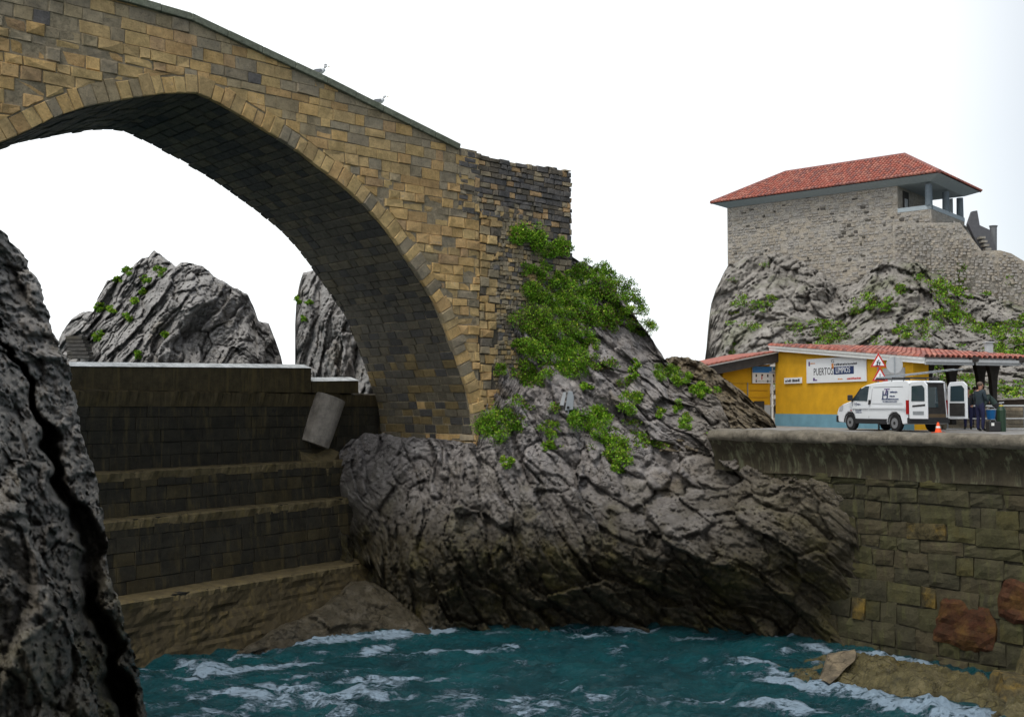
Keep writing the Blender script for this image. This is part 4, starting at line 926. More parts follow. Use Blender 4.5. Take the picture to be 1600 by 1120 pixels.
# barrel tiles: rows run from ridge to eave; verge row is the one seen from the quay
tiles = []
def tile(p0, p1, up, r=.10):
    V = []; n = 5; ax = (p1 - p0).normalized(); sd = ax.cross(up).normalized()
    for p, rr in ((p0, r), (p1, r * .8)):
        for k in range(n): q = math.pi * k / (n - 1); V.append(p + sd * math.cos(q) * rr + up * (math.sin(q) * rr))
        for k in range(n): q = math.pi * k / (n - 1); V.append(p + sd * math.cos(q) * (rr - .02) + up * (math.sin(q) * (rr - .02)))
    F = []
    for k in range(n - 1): F += [(k, k + 1, 2 * n + k + 1, 2 * n + k), (n + k, 3 * n + k, 3 * n + k + 1, n + k + 1), (k, n + k, n + k + 1, k + 1)]
    return V, F
upv = (YD.cross(YM)).normalized(); upv = Vector((0, 0, 1)); verge = []
na = 34
for row in range(26):
    o = OV + .02 - row * .235
    mbv = []
    for i in range(na if row < 2 else 12):
        nn_ = na if row < 2 else 12
        a1_ = YL + 1.02 - (YL + 1.14) * i / nn_; a0_ = a1_ - (YL + 1.14) / nn_ - .06
        V, F = tile(roof_pt(a1_, o, .17 + .015), roof_pt(a0_, o, .17 - .0), Vector((0, 0, 1)), .125 if row == 0 else .115)
        (verge if row == 0 else tiles).append((V, F, random.choice(M_TILE), 1))
for V, F, m, _ in verge: mesh('verge_tile', V, F, m, yb)
mb = MB()
for V, F, m, _ in tiles: mb.add(V, F, M_TILE.index(m))
o = mb.build('roof_tiles', M_TILE, yb); o['kind'] = 'stuff'
# back slope and canopy to the left of the ridge
cv = MB()
CO, CL = 3.9, 3.6
def cw(t, z, back): return YF.w(-back - .02, z, t) - YV     # t metres to the left of the facade plane
def canopy_quad(t0, t1, b0, b1, up0, up1):
    z = lambda t: 10.02 - .19 * t
    return [cw(t0, z(t0) + up0, b0), cw(t1, z(t1) + up0, b0), cw(t1, z(t1) + up1, b0), cw(t0, z(t0) + up1, b0), cw(t0, z(t0) + up0, b1), cw(t1, z(t1) + up0, b1), cw(t1, z(t1) + up1, b1), cw(t0, z(t0) + up1, b1)]
BF6 = [(0, 1, 2, 3), (4, 7, 6, 5), (3, 2, 6, 7), (0, 4, 5, 1), (1, 5, 6, 2), (0, 3, 7, 4)]
MB().add(canopy_quad(-.1, CO, -.3, 4.5, -.48, -.04), BF6).build('canopy', M_WOODD, yb)  # deep dark body stands in for the shade of the underside
MB().add(canopy_quad(-.1, CO + .05, -.36, -.30, -.06, .0), BF6).build('canopy_board', M_WHT, yb)
MB().add(canopy_quad(-.1, CO + .1, -.40, 4.5, .0, .035), BF6).build('canopy_tiles', M_TILE[0], yb)
for i in range(16):
    t = .1 + i * .24; V, F = tile(cw(t, 10.02 - .19 * t + .03, -.42), cw(t, 10.02 - .19 * t + .04, .3), Vector((0, 0, 1)), .05); mesh('canopy_edge_tile', V, F, random.choice(M_TILE), yb)
# wing wall under the canopy
MB().add([cw(.0, ZQ, .45), cw(2.45, ZQ, .45), cw(2.45, 9.1, .45), cw(.0, 9.45, .45), cw(0, ZQ, 4), cw(2.45, ZQ, 4), cw(2.45, 9.1, 4), cw(0, 9.45, 4)], BF6).build('wing_wall', M_YEL, yb)
MB().prism([cw(.0, ZQ, .45), cw(2.47, ZQ, .45), cw(2.47, ZQ + .95, .45), cw(.0, ZQ + .95, .45)], -(-YD) * -.0 + YD * .03).build('wing_plinth', M_GREYP, yb)
MB().prism([cw(2.47, ZQ, 1.6), cw(4.6, ZQ, 1.6), cw(4.6, 9.1, 1.6), cw(2.47, 9.1, 1.6)], YD * .06).build('blue_partition', M_BLUP, yb)
MB().prism([cw(2.75, ZQ, 1.5), cw(3.05, ZQ, 1.5), cw(3.05, 9.2, 1.5), cw(2.75, 9.2, 1.5)], YD * .10).build('doorway', M_WOODD, yb)
# small vent low in the wing, joint grid, cable
MB().prism([cw(.35, 7.25, .43), cw(.85, 7.25, .43), cw(.85, 7.75, .43), cw(.35, 7.75, .43)], YD * .05).build('vent', M_WOODD, yb)
for k in range(4): MB().prism([cw(.15, 8.55 - k * .32, .44), cw(2.4, 8.55 - k * .32, .44), cw(2.4, 8.565 - k * .32, .44), cw(.15, 8.565 - k * .32, .44)], YD * .02).build('wall_joint', plain('joint', (.30, .17, .03), .9) if k == 0 else bpy.data.materials['joint'], yb)
MB().tube([cw(1.2, 8.6, .40), cw(1.2, 7.0, .40)], .025, 6).build('cable', M_GREYM, yb)
mb = MB(); mb.tube([cw(-.0, ZQ, .26), cw(-.0, 8.9, .26)], .05, 8)
for z in (6.9, 7.5, 8.1, 8.7): mb.tube([cw(0, z, .26), cw(0, z + .06, .26)], .07, 8)
mb.build('drain_pipe', M_WHT, yb)
# grey roller shutter and window near the right corner
MB().prism([yw(YL - 1.75, 7.3, 0), yw(YL - .45, 7.3, 0), yw(YL - .45, 8.98, 0), yw(YL - 1.75, 8.98, 0)], YM * .04).build('shutter', M_GREYP, yb)
for k in range(6): MB().prism([yw(YL - 1.75, 7.35 + k * .27, .04), yw(YL - .45, 7.35 + k * .27, .04), yw(YL - .45, 7.38 + k * .27, .04), yw(YL - 1.75, 7.38 + k * .27, .04)], YM * .012).build('shutter_slat', M_GREYM, yb)
# porch posts with flared brackets along side B
for (px, D, w) in ((1449, 42.5, .30), (1488, 43.0, .28), (1533, 44.0, .26), (1553, 43.2, .26)):
    b = PV(px, 672, D); b.z = ZQ; t = Vector((b.x, b.y, 9.25)); X = Vector((.95, .3, 0)); Yv = Vector((-.3, .95, 0)); M = Matrix.Rotation(math.atan2(.3, .95), 3, 'Z')
    mb = MB(); V = []
    for z, ww in ((ZQ, w * .8), (8.0, w * .8), (8.7, w * 1.3), (9.22, w * 2.4)):
        for sx, sy in ((-1, -1), (1, -1), (1, 1), (-1, 1)): V.append(Vector((b.x, b.y, z)) + X * (sx * ww / 2) + Yv * (sy * w * .4) - YV)
    F = [(0, 3, 2, 1), (12, 13, 14, 15)] + [(4 * k + i, 4 * k + (i + 1) % 4, 4 * k + 4 + (i + 1) % 4, 4 * k + 4 + i) for k in range(3) for i in range(4)]
    mb.add(V, F).build('porch_post', M_WOODD, yb, bevel=.02)
MB().prism([PV(1440, 562, 43.6) - YV, PV(1575, 562, 44.6) - YV, PV(1575, 569, 44.6) - YV, PV(1440, 569, 43.6) - YV], (0, .15, 0)).build('porch_beam', M_WOODD, yb)
# extra porch roof beyond the building width is part of the same roof; chimney cowl
cx = PV(1545, 546, 46.2) - YV
mb = MB(); mb.box(cx, (.26, .26, .5)); mb.box(cx + Vector((0, 0, .3)), (.36, .36, .06)); mb.build('vent_cowl', M_GREYP, yb, bevel=.01)

# ---- text helper
FONT_CACHE = []
def text(s, size, M, mat, parent, name='lettering', shear=0, ext=.002, sx=1.0):
    c = bpy.data.curves.new(name, 'FONT'); c.body = s; c.size = size; c.extrude = ext; c.shear = shear; c.resolution_u = 2; c.align_x = 'CENTER'; c.align_y = 'CENTER'
    o = bpy.data.objects.new(name, c); COL.objects.link(o); dg = bpy.context.evaluated_depsgraph_get(); me = bpy.data.meshes.new_from_object(o.evaluated_get(dg))
    bpy.data.objects.remove(o); me.materials.clear(); me.materials.append(mat); me.transform(M @ Matrix.Diagonal((sx, 1, 1, 1)))
    return link(bpy.data.objects.new(name, me), parent)
M_INK = plain('black_ink', (.02, .02, .03), .5, var=.02); M_NAVY = plain('navy_ink', (.015, .035, .12), .5, var=.02); M_RED = plain('sign_red', (.55, .03, .02), .4, var=.04)
M_PANEL = plain('sign_white', (.80, .82, .85), .4, var=.03); M_BLUE = plain('sign_blue', (.04, .25, .70), .4, var=.04); M_ORG = plain('orange_ink', (.65, .25, .06), .5, var=.03); M_PURP = plain('violet_ink', (.10, .05, .20), .5, var=.02)
class Board:
    """local frame on a wall: x along, y up"""
    def __init__(s, name, org, d, m, label, cat):
        s.o = empty(name, org, label, cat); s.d = Vector(d).normalized(); s.m = Vector(m).normalized()
    def M(s, x, y, off): return Matrix(((s.d.x, 0, s.m.x, s.d.x * x + s.m.x * off), (s.d.y, 0, s.m.y, s.d.y * x + s.m.y * off), (0, 1, 0, y), (0, 0, 0, 1)))
    def rect(s, nm, x0, y0, x1, y1, off, th, mat):
        a = [s.M(x, y, off) @ Vector((0, 0, 0)) for x, y in ((x0, y0), (x1, y0), (x1, y1), (x0, y1))]
        return MB().prism(a, s.m * th).build(nm, mat, s.o)
    def rects(s, nm, L, off, th, mat):
        mb = MB()
        for x0, y0, x1, y1 in L: mb.prism([s.M(x, y, off) @ Vector((0, 0, 0)) for x, y in ((x0, y0), (x1, y0), (x1, y1), (x0, y1))], s.m * th)
        return mb.build(nm, mat, s.o)
    def poly(s, nm, pts, off, th, mat):
        return MB().prism([s.M(x, y, off) @ Vector((0, 0, 0)) for x, y in pts], s.m * th).build(nm, mat, s.o)
    def text(s, t, x, y, size, mat, off=.03, **k): return text(t, size, s.M(x, y, off), mat, s.o, **k)
def scribble(x0, x1, y, h, n, rg=random):
    L = []; x = x0
    while x < x1:
        w = rg.uniform(.3, 1.0) * h; L.append((x, y, min(x + w, x1), y + h * rg.uniform(.55, 1))); x += w + h * rg.uniform(.15, .4)
    return L
def on_facade(px, py, off=0):
    u, y, z = (float(q) for q in ray(px, py)); k = u / y; ox, oy = YF.O.x + YM.x * off, YF.O.y + YM.y * off
    a = (k * oy - ox) / (YD.x - k * YD.y); Y = oy + a * YD.y; return a, EYE + z / y * Y
a0, zA = on_facade(1262, 581); a1, zB = on_facade(1355, 574); wS = a1 - a0; c = YF.w((a0 + a1) / 2, (zA + zB) / 2, .02)
sg = Board('clean_ports_sign', c, YD, YM, 'large white sign on the yellow facade reading PUERTOS LIMPIOS', 'sign')
h = .52; HW = wS / 2
sg.rect('panel', -HW, -h, HW, h, 0, .04, M_PANEL)
sg.text('PUERTOS', -.20 * wS, -.06, .44, M_INK, .045, sx=wS / 5.4); sg.rect('name_box', -.02 * wS, -.20, .31 * wS, .12, .04, .006, M_NAVY); sg.text('LIMPIOS', .135 * wS, -.04, .34, M_PANEL, .05, sx=wS / 5.0)
sg.rects('small_print', scribble(-.01 * wS, .36 * wS, .17, .10, 9), .04, .006, M_INK); sg.rects('red_print', scribble(.20 * wS, .42 * wS, -.43, .09, 9), .04, .006, M_RED)
sg.rect('logo_bar', -.055 * wS, .04, -.02 * wS, .27, .04, .006, M_ORG); sg.text('G', -.035 * wS, .36, .20, M_INK, .045, sx=1.6)
sg.rects('crest', [(-.46 * wS, .22, -.435 * wS, .40), (-.38 * wS, -.43, -.35 * wS, -.30), (-.35 * wS, -.43, -.31 * wS, -.38)], .04, .006, M_PURP)
sg.rects('pale_print', scribble(-.43 * wS, -.34 * wS, .30, .05, 4) + scribble(.05 * wS, .13 * wS, -.42, .06, 3), .04, .005, M_ORG)
a0, zA = on_facade(1227, 595); a1, _ = on_facade(1254, 594); c = YF.w((a0 + a1) / 2, zA, .02)
np_ = Board('street_name_plate', c, YD, YM, 'small narrow white name plate left of the large sign on the yellow wall', 'sign'); w2 = (a1 - a0) / 2
np_.rect('panel', -w2, -.13, w2, .13, 0, .04, M_PANEL); np_.rects('lettering', scribble(-w2 * .85, -w2 * .15, -.06, .13, 5) + scribble(-.02, w2 * .8, -.06, .13, 8), .04, .006, M_INK)
# board with blue band on the wing wall
WD = -YM; bo = YF.w(0, 0, 0)
def on_wing(px, py):
    u, y, z = (float(q) for q in ray(px, py)); k = u / y; O_ = YF.w(-.47, 0, 0); a = (k * O_.y - O_.x) / (YM.x - k * YM.y); Y = O_.y + a * YM.y; return a, EYE + z / y * Y
t0, zt = on_wing(1221, 573); t1, _ = on_wing(1174, 580); _, zb = on_wing(1221, 599)
c = Vector((YF.w(-.45, 0, (t0 + t1) / 2).x, YF.w(-.45, 0, (t0 + t1) / 2).y, (zt + zb) / 2)) + YD * .03
bb = Board('services_board', c, -YM, YD, 'white board with bright blue top band under the left canopy', 'sign'); w2 = abs(t1 - t0) / 2; h2 = (zt - zb) / 2
bb.rect('panel', -w2, -h2, w2, h2, 0, .05, M_PANEL); bb.rect('blue_band', -w2, h2 * .25, w2, h2, .05, .006, M_BLUE)
for k in range(5):
    x = -w2 * .8 + k * w2 * .38; bb.rects('pictogram', [(x, -.10, x + .07, .03), (x, -.34, x + .06, -.24)] if k != 1 else [(x, -.05, x + .09, .03)], .05, .006, M_INK)
bb.rects('red_print', [(-w2 * .42, -.22, -w2 * .36, -.02), (-w2 * .8, -.2, -w2 * .7, -.18), (w2 * .3, -.2, w2 * .42, -.18)], .05, .006, M_RED); bb.rects('small_print', scribble(-w2 * .7, w2 * .7, -h2 * .82, .05, 20), .05, .006, M_GREYM)
bb.rects('white_logo', [(w2 * .28, h2 * .35, w2 * .33, h2 * .9), (w2 * .1, h2 * .35, w2 * .5, h2 * .42)] + scribble(w2 * .38, w2 * .72, h2 * .42, .08, 5), .056, .006, M_PANEL)

# ---- road signs
def tri(b, cx, cy, r, off, mats, nm):
    T = lambda r_: [(cx + r_ * math.sin(q), cy + r_ * math.cos(q)) for q in (0, 2.094, 4.189)]
    b.poly('red_border', T(r), off, .02, mats[0]); b.poly('white_face', T(r * .70), off + .02, .006, mats[1])
sp_ = PV(1374, 672, 41.2); sp_.z = ZQ
rs = Board('warning_sign_post', sp_, (1, .0, 0), (-.05, -1, 0), 'two red edged warning triangles one above the other on a post behind the van', 'road sign')
MB().tube([(0, .05, 0), (0, .05, 2.75)], .035, 8).build('post', M_GREYM, rs.o)
for (cy, kind) in ((2.42, 0), (1.80, 1)):
    pass
zc1 = PV(1372, 566, 41.2).z - ZQ; zc2 = PV(1375, 588, 41.2).z - ZQ
tri(rs, 0, zc1, .36, .0, (M_RED, M_PANEL), 'a'); tri(rs, .05, zc2, .36, .0, (M_RED, M_PANEL), 'b')
rs.rects('digging_pictogram', [(-.07, zc1 - .10, -.03, zc1 + .05), (-.03, zc1 - .03, .08, zc1 + .01), (.02, zc1 - .12, .06, zc1 - .02), (-.02, zc1 + .04, .03, zc1 + .09), (-.12, zc1 - .13, .0, zc1 - .10)], .026, .006, M_INK)
rs.rects('quay_edge_pictogram', [(.035, zc2 - .10, .06, zc2 + .10), (-.14, zc2 - .13, .24, zc2 - .10), (-.08, zc2 - .10, -.05, zc2 - .05), (.10, zc2 - .10, .13, zc2 - .05), (.16, zc2 - .10, .19, zc2 - .06)], .026, .006, M_INK)
rp = PV(1399, 672, 40.6); rp.z = ZQ
rr = empty('round_sign', rp, 'grey back of a round traffic sign on a thin post beside the warning triangles', 'road sign'); zc = PV(1399, 570, 40.6).z - ZQ
MB().tube([(0, .03, 0), (0, .03, zc + .2)], .032, 8).build('post', M_GREYM, rr)
MB().tube([(0, .0, zc), (-.0, -.02, zc)], .31, 28).build('disc', M_GREYP, rr); rr.children[1].scale = (.62, 1, 1)
MB().box((0, -.03, zc), (.05, .02, .6)).build('rib', M_GREYM, rr)

# ---- stone house on the crag
HO = P(1137, 412, 80.0); HD = Vector((.763, -.646, 0)).normalized(); HM = Vector((-.646, -.763, 0)).normalized()
HF = Frame((HO[0], HO[1], 0), HD, HM); hz = 22.25
M_HW = None
def house_wall_mat():
    m, nt, b = new_mat('rubble_masonry'); p = pos(nt, (1, 1, 1.35))
    v = N(nt, 'ShaderNodeTexVoronoi'); v.inputs['Scale'].default_value = 3.4; nt.links.new(p, v.inputs['Vector'])
    c = ramp(nt, noise(nt, p, 3, 7, .7), [(.3, (.26, .235, .205)), (.7, (.50, .46, .41))])
    s = ramp(nt, noise(nt, p, .5, 5, .6), [(.45, (0, 0, 0)), (.65, (1, 1, 1))]); c = mixc(nt, math_(nt, 'MULTIPLY', s, .5), c, (.40, .33, .24))
    nt.links.new(c, b.inputs['Base Color']); b.inputs['Roughness'].default_value = .9; b.inputs['Specular IOR Level'].default_value = .2
    bump(nt, b, noise(nt, p, 7, 8, .75), 1, .12); return m
M_HW = house_wall_mat(); M_HW2 = stone_mat('rubble_stone_grey', (.37, .345, .32), stain=(.20, .17, .13)); M_HW3 = stone_mat('rubble_stone_buff', (.42, .37, .31), stain=(.25, .22, .19)); M_HWD = stone_mat('rubble_hole', (.10, .09, .08))  # house stone kept pale to carry the haze in its colour
hs = empty('stone_house', HF.w(0, 15, 0), 'old stone house with red hipped tile roof standing on the crag', 'house'); HV = Vector(hs.location)
def hw(a, z, o): return HF.w(a, z, o) - HV
LW, LP, HW_ = 12.7, 14.9, 6.6
V = [hw(0, 13, 0), hw(LW, 13, 0), hw(LW, hz, 0), hw(0, hz, 0), hw(0, 13, -HW_), hw(LW, 13, -HW_), hw(LW, hz, -HW_), hw(0, hz, -HW_)]
MB().add(V, BF6).build('wall', M_HW, hs)
sill = to = 20.35
V = [hw(LW + .003, 13, 0), hw(LP, 13, 0), hw(LP, sill, 0), hw(LW + .003, sill, 0), hw(LW + .003, 13, -HW_), hw(LP, 13, -HW_), hw(LP, sill, -HW_), hw(LW + .003, sill, -HW_)]
MB().add(V, BF6).build('porch_base', M_HW, hs)
M_PLAS = plain('pale_blue_plaster', (.36, .41, .44), .7, var=.08); M_COLM = plain('slate_blue_column', (.13, .16, .185), .7, var=.1)
for (p0, p1, q0, q1) in ((LW, LP + .02, .02, -.28), (LP - .28, LP + .02, .02, -HW_),):
    MB().add([hw(p0, sill, q0), hw(p1, sill, q0), hw(p1, sill + .28, q0), hw(p0, sill + .28, q0), hw(p0, sill, q1), hw(p1, sill, q1), hw(p1, sill + .28, q1), hw(p0, sill + .28, q1)], BF6).build('sill_wall', M_PLAS, hs)
for (a, o) in ((LP - .2, -.15), (LP - .2, -HW_ * .52), (LP - .2, -HW_ + .3)):
    MB().tube([hw(a, sill + .25, o), hw(a, hz - .25, o)], [.24, .22], 14).build('column', M_COLM, hs)
MB().prism([hw(LW + .01, sill + .1, -.9), hw(LW + .01, sill + .1, -1.9), hw(LW + .01, hz - .3, -1.9), hw(LW + .01, hz - .3, -.9)], HD * .05).build('door', M_WOODD, hs)
MB().prism([hw(LW + .07, sill + .5, -1.1), hw(LW + .07, sill + .5, -1.6), hw(LW + .07, hz - .8, -1.6), hw(LW + .07, hz - .8, -1.1)], HD * .03).build('door_panel', M_GREYP, hs)
MB().prism([hw(LW + .9, sill + .2, -HW_ + .2), hw(LW + 1.5, sill + .2, -HW_ + .2), hw(LW + 1.5, hz - .2, -HW_ + .2), hw(LW + .9, hz - .2, -HW_ + .2)], HM * .1).build('rear_pier', M_PLAS, hs)
# rubble relief on the visible walls: real stones, small and many
mb = MB(); pal = [M_HW2, M_HW3, M_HW2, M_HWD]
for poly in courses(.05, LP - .05, 14.5, hz - .05, (.15, .27), (.2, .5), .03, .03):
    cx, cz = poly[0][0], poly[0][1]
    if cx > LW - .3 and poly[2][1] > sill - .02: continue
    if random.random() < .22: continue
    k = 3 if random.random() < .05 else random.choice((0, 1, 0))
    V, F = stone_geo(poly, hw, -.03, random.uniform(.015, .07), .03, .01); mb.add(V, F, k)
o = mesh('wall_stones', mb.v, mb.f, pal, hs, mb.m); o['kind'] = 'stuff'
# hipped roof
OVH = .88; ze = hz + .25; rz = hz + 2.65; xr0, xr1 = HW_ / 2 - .2, 12.0
E = [hw(-OVH, ze, OVH), hw(LP + OVH, ze, OVH), hw(LP + OVH, ze, -HW_ - OVH), hw(-OVH, ze, -HW_ - OVH)]; Rg = [hw(xr0, rz, -HW_ / 2), hw(xr1, rz, -HW_ / 2)]
MB().add(E + Rg, [(0, 1, 5, 4), (1, 2, 5), (2, 3, 4, 5), (3, 0, 4)]).build('roof', M_TILE[2], hs)
MB().add([hw(-OVH + .05, ze - .03, OVH - .05), hw(LP + OVH - .05, ze - .03, OVH - .05), hw(LP + OVH - .05, ze - .03, -HW_ - OVH + .05), hw(-OVH + .05, ze - .03, -HW_ - OVH + .05), hw(.0, ze - .35, .06), hw(LP, ze - .35, .06), hw(LP, ze - .35, -HW_ - .06), hw(0, ze - .35, -HW_ - .06)],
         [(0, 1, 5, 4), (1, 2, 6, 5), (2, 3, 7, 6), (3, 0, 4, 7), (0, 3, 2, 1), (4, 5, 6, 7)]).build('cornice', M_PLAS, hs)
mb = MB()
def slope_tiles(e0, e1, r0, r1, n):
    nrm = (e1 - e0).cross(r0 - e0).normalized()
    if nrm.z < 0: nrm = -nrm
    for i in range(n):
        t = (i + .5) / n; p = e0.lerp(e1, t); eL = (e1 - e0).length; up = ((r0 + r1) / 2 - (e0 + e1) / 2); ed = (e1 - e0).normalized()
        upd = (up - ed * up.dot(ed)); full = upd.length; upd.normalize()
        d0 = (r0 - e0).dot(ed); d1 = (e1 - r1).dot(ed); x = t * eL
        ln = full * min(1, x / max(d0, 1e-3), (eL - x) / max(d1, 1e-3))
        m = max(1, int(ln / .42))
        for j in range(m):
            a = p + upd * (ln * j / m - (.06 if j == 0 else 0)) + nrm * .045; b = p + upd * (ln * (j + 1) / m + .05) + nrm * .02
            V = []; sd = ed; q_ = 5
            for pt, rr in ((a, .115), (b, .09)):
                for k in range(q_): q = math.pi * k / (q_ - 1); V.append(pt + sd * math.cos(q) * rr + nrm * math.sin(q) * rr)
            mb.add(V, [(k, k + 1, q_ + k + 1, q_ + k) for k in range(q_ - 1)] + [(0, 1, 2, 3, 4)], random.choice((0, 0, 1, 2)))
slope_tiles(E[0], E[1], Rg[0], Rg[1], 66); slope_tiles(E[1], E[2], Rg[1], Rg[1], 32); slope_tiles(E[3], E[0], Rg[0], Rg[0], 32)
o = mesh('roof_tiles', mb.v, mb.f, M_TILE, hs, mb.m); o['kind'] = 'stuff'
mb = MB()
for a, b in ((Rg[0], Rg[1]), (E[0], Rg[0]), (E[1], Rg[1]), (E[2], Rg[1])): mb.tube([a + Vector((0, 0, .05)), b + Vector((0, 0, .05))], .13, 8, 0)
mb.build('ridge_tiles', M_TILE[2], hs)
# terrace, stair wall and rampart beside the house
tr = empty('terrace_wall', HF.w(LP, 15, 0), 'stepped stone terrace wall below the open porch of the house', 'wall'); TV = Vector(tr.location)
def tw2(a, z, o): return HF.w(a, z, o) - TV
def block(name, parent, a0, a1, z0, z1, o0, o1, mat, f, zz1=None):
    zz1 = z1 if zz1 is None else zz1
    return MB().add([f(a0, z0, o0), f(a1, z0, o0), f(a1, zz1, o0), f(a0, z1, o0), f(a0, z0, o1), f(a1, z0, o1), f(a1, zz1, o1), f(a0, z1, o1)], BF6).build(name, mat, parent)
block('terrace', tr, LP + .02, LP + 1.6, 13, 19.15, .15, -6, M_HW, tw2)
block('terrace_cap', tr, LP - .6, LP + 1.7, 19.15, 19.25, .2, -6, M_CONC, tw2)
mb = MB()
for poly in courses(LP, LP + 1.6, 14.5, 19.1, (.18, .28), (.25, .5), .03, .03):
    if random.random() < .25: continue
    V, F = stone_geo(poly, lambda a, z, o: tw2(a, z, o + .15), -.03, random.uniform(.015, .06), .03, .01); mb.add(V, F, random.choice((0, 1)))
o = mesh('wall_stones', mb.v, mb.f, [M_HW2, M_HW3], tr, mb.m); o['kind'] = 'stuff'
stw = empty('stair_wall', HF.w(LP + 1.7, 17, -2), 'dark stair parapet with a round newel at the right end of the terrace', 'wall'); SV = Vector(stw.location)
def sw3(px, py, D): return PV(px, py, D) - SV
MB().prism([sw3(1513, 350, 69.2), sw3(1520, 330, 69.2), sw3(1527, 329, 69.2), sw3(1531, 352, 69.2), sw3(1546, 359, 69.2), sw3(1558, 392, 69.2), sw3(1532, 392, 69.2)], (0, .35, 0)).build('parapet', plain('dark_render', (.10, .10, .11), .8), stw)
MB().tube([sw3(1552, 392, 69.6), sw3(1552, 356, 69.6), sw3(1552, 353, 69.6)], [.22, .22, .27], 14).build('newel', plain('newel_grey', (.15, .155, .165), .8), stw)
for k in range(4): MB().box(sw3(1533 + k * 3, 372 + k * 6, 68.9), (.35, .5, .14)).build('step', M_CONC, stw)
rm = empty('rampart', PV(1560, 430, 67.5), 'long sloping grey stone rampart descending to the right edge behind the crag', 'wall'); RV = Vector(rm.location)
ra = [(1395, 348, 71.9), (1500, 348, 69.0), (1534, 392, 68.2), (1562, 391, 67.6), (1580, 396, 67.2), (1600, 408, 66.8), (1700, 440, 65), (1700, 620, 65), (1395, 560, 71.9)]
MB().prism([PV(*q) - RV for q in ra], (.3, 1.2, 0)).build('wall', M_HW, rm)
mb = MB()
for r_ in range(46):
    py = 346 + r_ * 4.5
    for px in np.arange(1402, 1640, 6.2):
        D = 69.9 - (px - 1465) * .0212; x = px + random.uniform(-2, 2); y = py + (px - 1500) * .02 + random.uniform(-1, 1)
        top = np.interp(x, [1500, 1534, 1562, 1580, 1600, 1700], [350, 394, 393, 398, 410, 442])
        if y < top + 2 or random.random() < .3: continue
        w, hh = random.uniform(2, 3.2), random.uniform(1.1, 2.1)
        D = float(np.interp(x, [1395, 1500, 1534, 1562, 1580, 1600, 1700], [71.9, 69, 68.2, 67.6, 67.2, 66.8, 65]))
        q = [PV(x - w, y + hh, D) - RV, PV(x + w, y + hh, D) - RV, PV(x + w * .8, y - hh, D) - RV, PV(x - w * .8, y - hh, D) - RV]; of = Vector((-.03, -.07, 0))
        mb.add(q + [(v + of) * 1.0 for v in q], [(4, 5, 6, 7), (0, 1, 5, 4), (1, 2, 6, 5), (2, 3, 7, 6), (3, 0, 4, 7)], random.choice((0, 0, 1)))
o = mb.build('wall_stones', [M_HW2, M_HW3], rm); o['kind'] = 'stuff'

# ================================================================ VAN
M_VAN = plain('van_white_paint', (.74, .76, .79), .25, var=.03, scale=1.5, spec=.6); M_GLS = plain('dark_glass', (.03, .05, .06), .05, var=.05, spec=1.0)
M_INT = plain('van_interior', (.025, .023, .022), .8, var=.3); M_TRIM = plain('dark_trim', (.02, .02, .022), .55, var=.15); M_LAMP = plain('red_lamp', (.35, .01, .01), .2, var=.1)
M_HUB = plain('wheel_metal', (.35, .36, .38), .35, .6)
VO = PV(1419, 672, 37.4); VO.z = ZQ; VD = -Vector((.305, -.952, 0)).normalized(); VS = Vector((.952, .305, 0)).normalized()   # VD rear->front, VS toward its right side
van = empty('white_van', VO, 'small white panel van with navy lettering and both rear doors open', 'van')
def vw(x, y, z): return VD * x + VS * y + Vector((0, 0, z))
LEN_, WID = 4.12, 1.70
def tum(z): return .0 if z < .95 else (z - .95) * .13
prof = [(.0, .30), (.30, .26), (.42, .55), (.62, .68), (.86, .68), (1.05, .55), (1.12, .26), (2.95, .26), (3.02, .55), (3.18, .68), (3.45, .68), (3.62, .55), (3.70, .28), (4.02, .30), (4.12, .42), (4.12, .66), (4.02, .84), (3.72, .98), (3.28, 1.08), (2.98, 1.36), (2.72, 1.56), (2.45, 1.66), (2.0, 1.73), (1.0, 1.79), (.15, 1.78), (.02, 1.68)]
np2 = len(prof)
VL = [vw(x, tum(z), z) for x, z in prof]; VRt = [vw(x, WID - tum(z), z) for x, z in prof]
fs = [tuple(range(np2)), tuple(range(2 * np2 - 1, np2 - 1, -1))] + [(i, i + 1, np2 + i + 1, np2 + i) for i in range(np2 - 1)]
MB().add(VL + VRt, fs).build('body', M_VAN, van, bevel=.035)
# flat dark sheet across the open rear, painting the shade of the cargo bay
mb = MB(); x1 = 1.9
ib = [vw(x, y, z) for x in (-.004,) for y, z in ((.12, .48), (WID - .12, .48), (WID - .22, 1.70), (.22, 1.70))]
mb.add(ib, [(0, 1, 2, 3)]); mb.build('bay_shade_sheet', M_INT, van)
MB().add([vw(-.012, y, z) for y, z in ((.14, .50), (WID - .14, .50), (WID - .16, .62), (.16, .62))], [(0, 1, 2, 3)]).build('load_floor', plain('brown_floor', (.10, .07, .04), .8), van)
MB().add([vw(-.014, y, z) for y, z in ((.75, .85), (1.25, .85), (1.2, 1.55), (.78, 1.55))], [(0, 1, 2, 3)]).build('bulkhead_glass', M_GLS, van)
mb = MB()
mb.tube([vw(-.015, *q) for q in ((.10, .45), (.20, 1.72), (WID - .2, 1.72), (WID - .10, .45), (.12, .45))], .03, 6)
mb.build('door_frame', M_VAN, van)
mb = MB(); mb.box(vw(.0, WID / 2, .40), (1, 1, 1), Matrix(((VD.x * .12, VS.x * WID, 0), (VD.y * .12, VS.y * WID, 0), (0, 0, .20)))); mb.build('rear_bumper', M_TRIM, van, bevel=.02)
mb = MB(); mb.box(vw(4.10, WID / 2, .42), (1, 1, 1), Matrix(((VD.x * .14, VS.x * (WID + .04), 0), (VD.y * .14, VS.y * (WID + .04), 0), (0, 0, .26)))); mb.build('front_bumper', M_TRIM, van, bevel=.03)
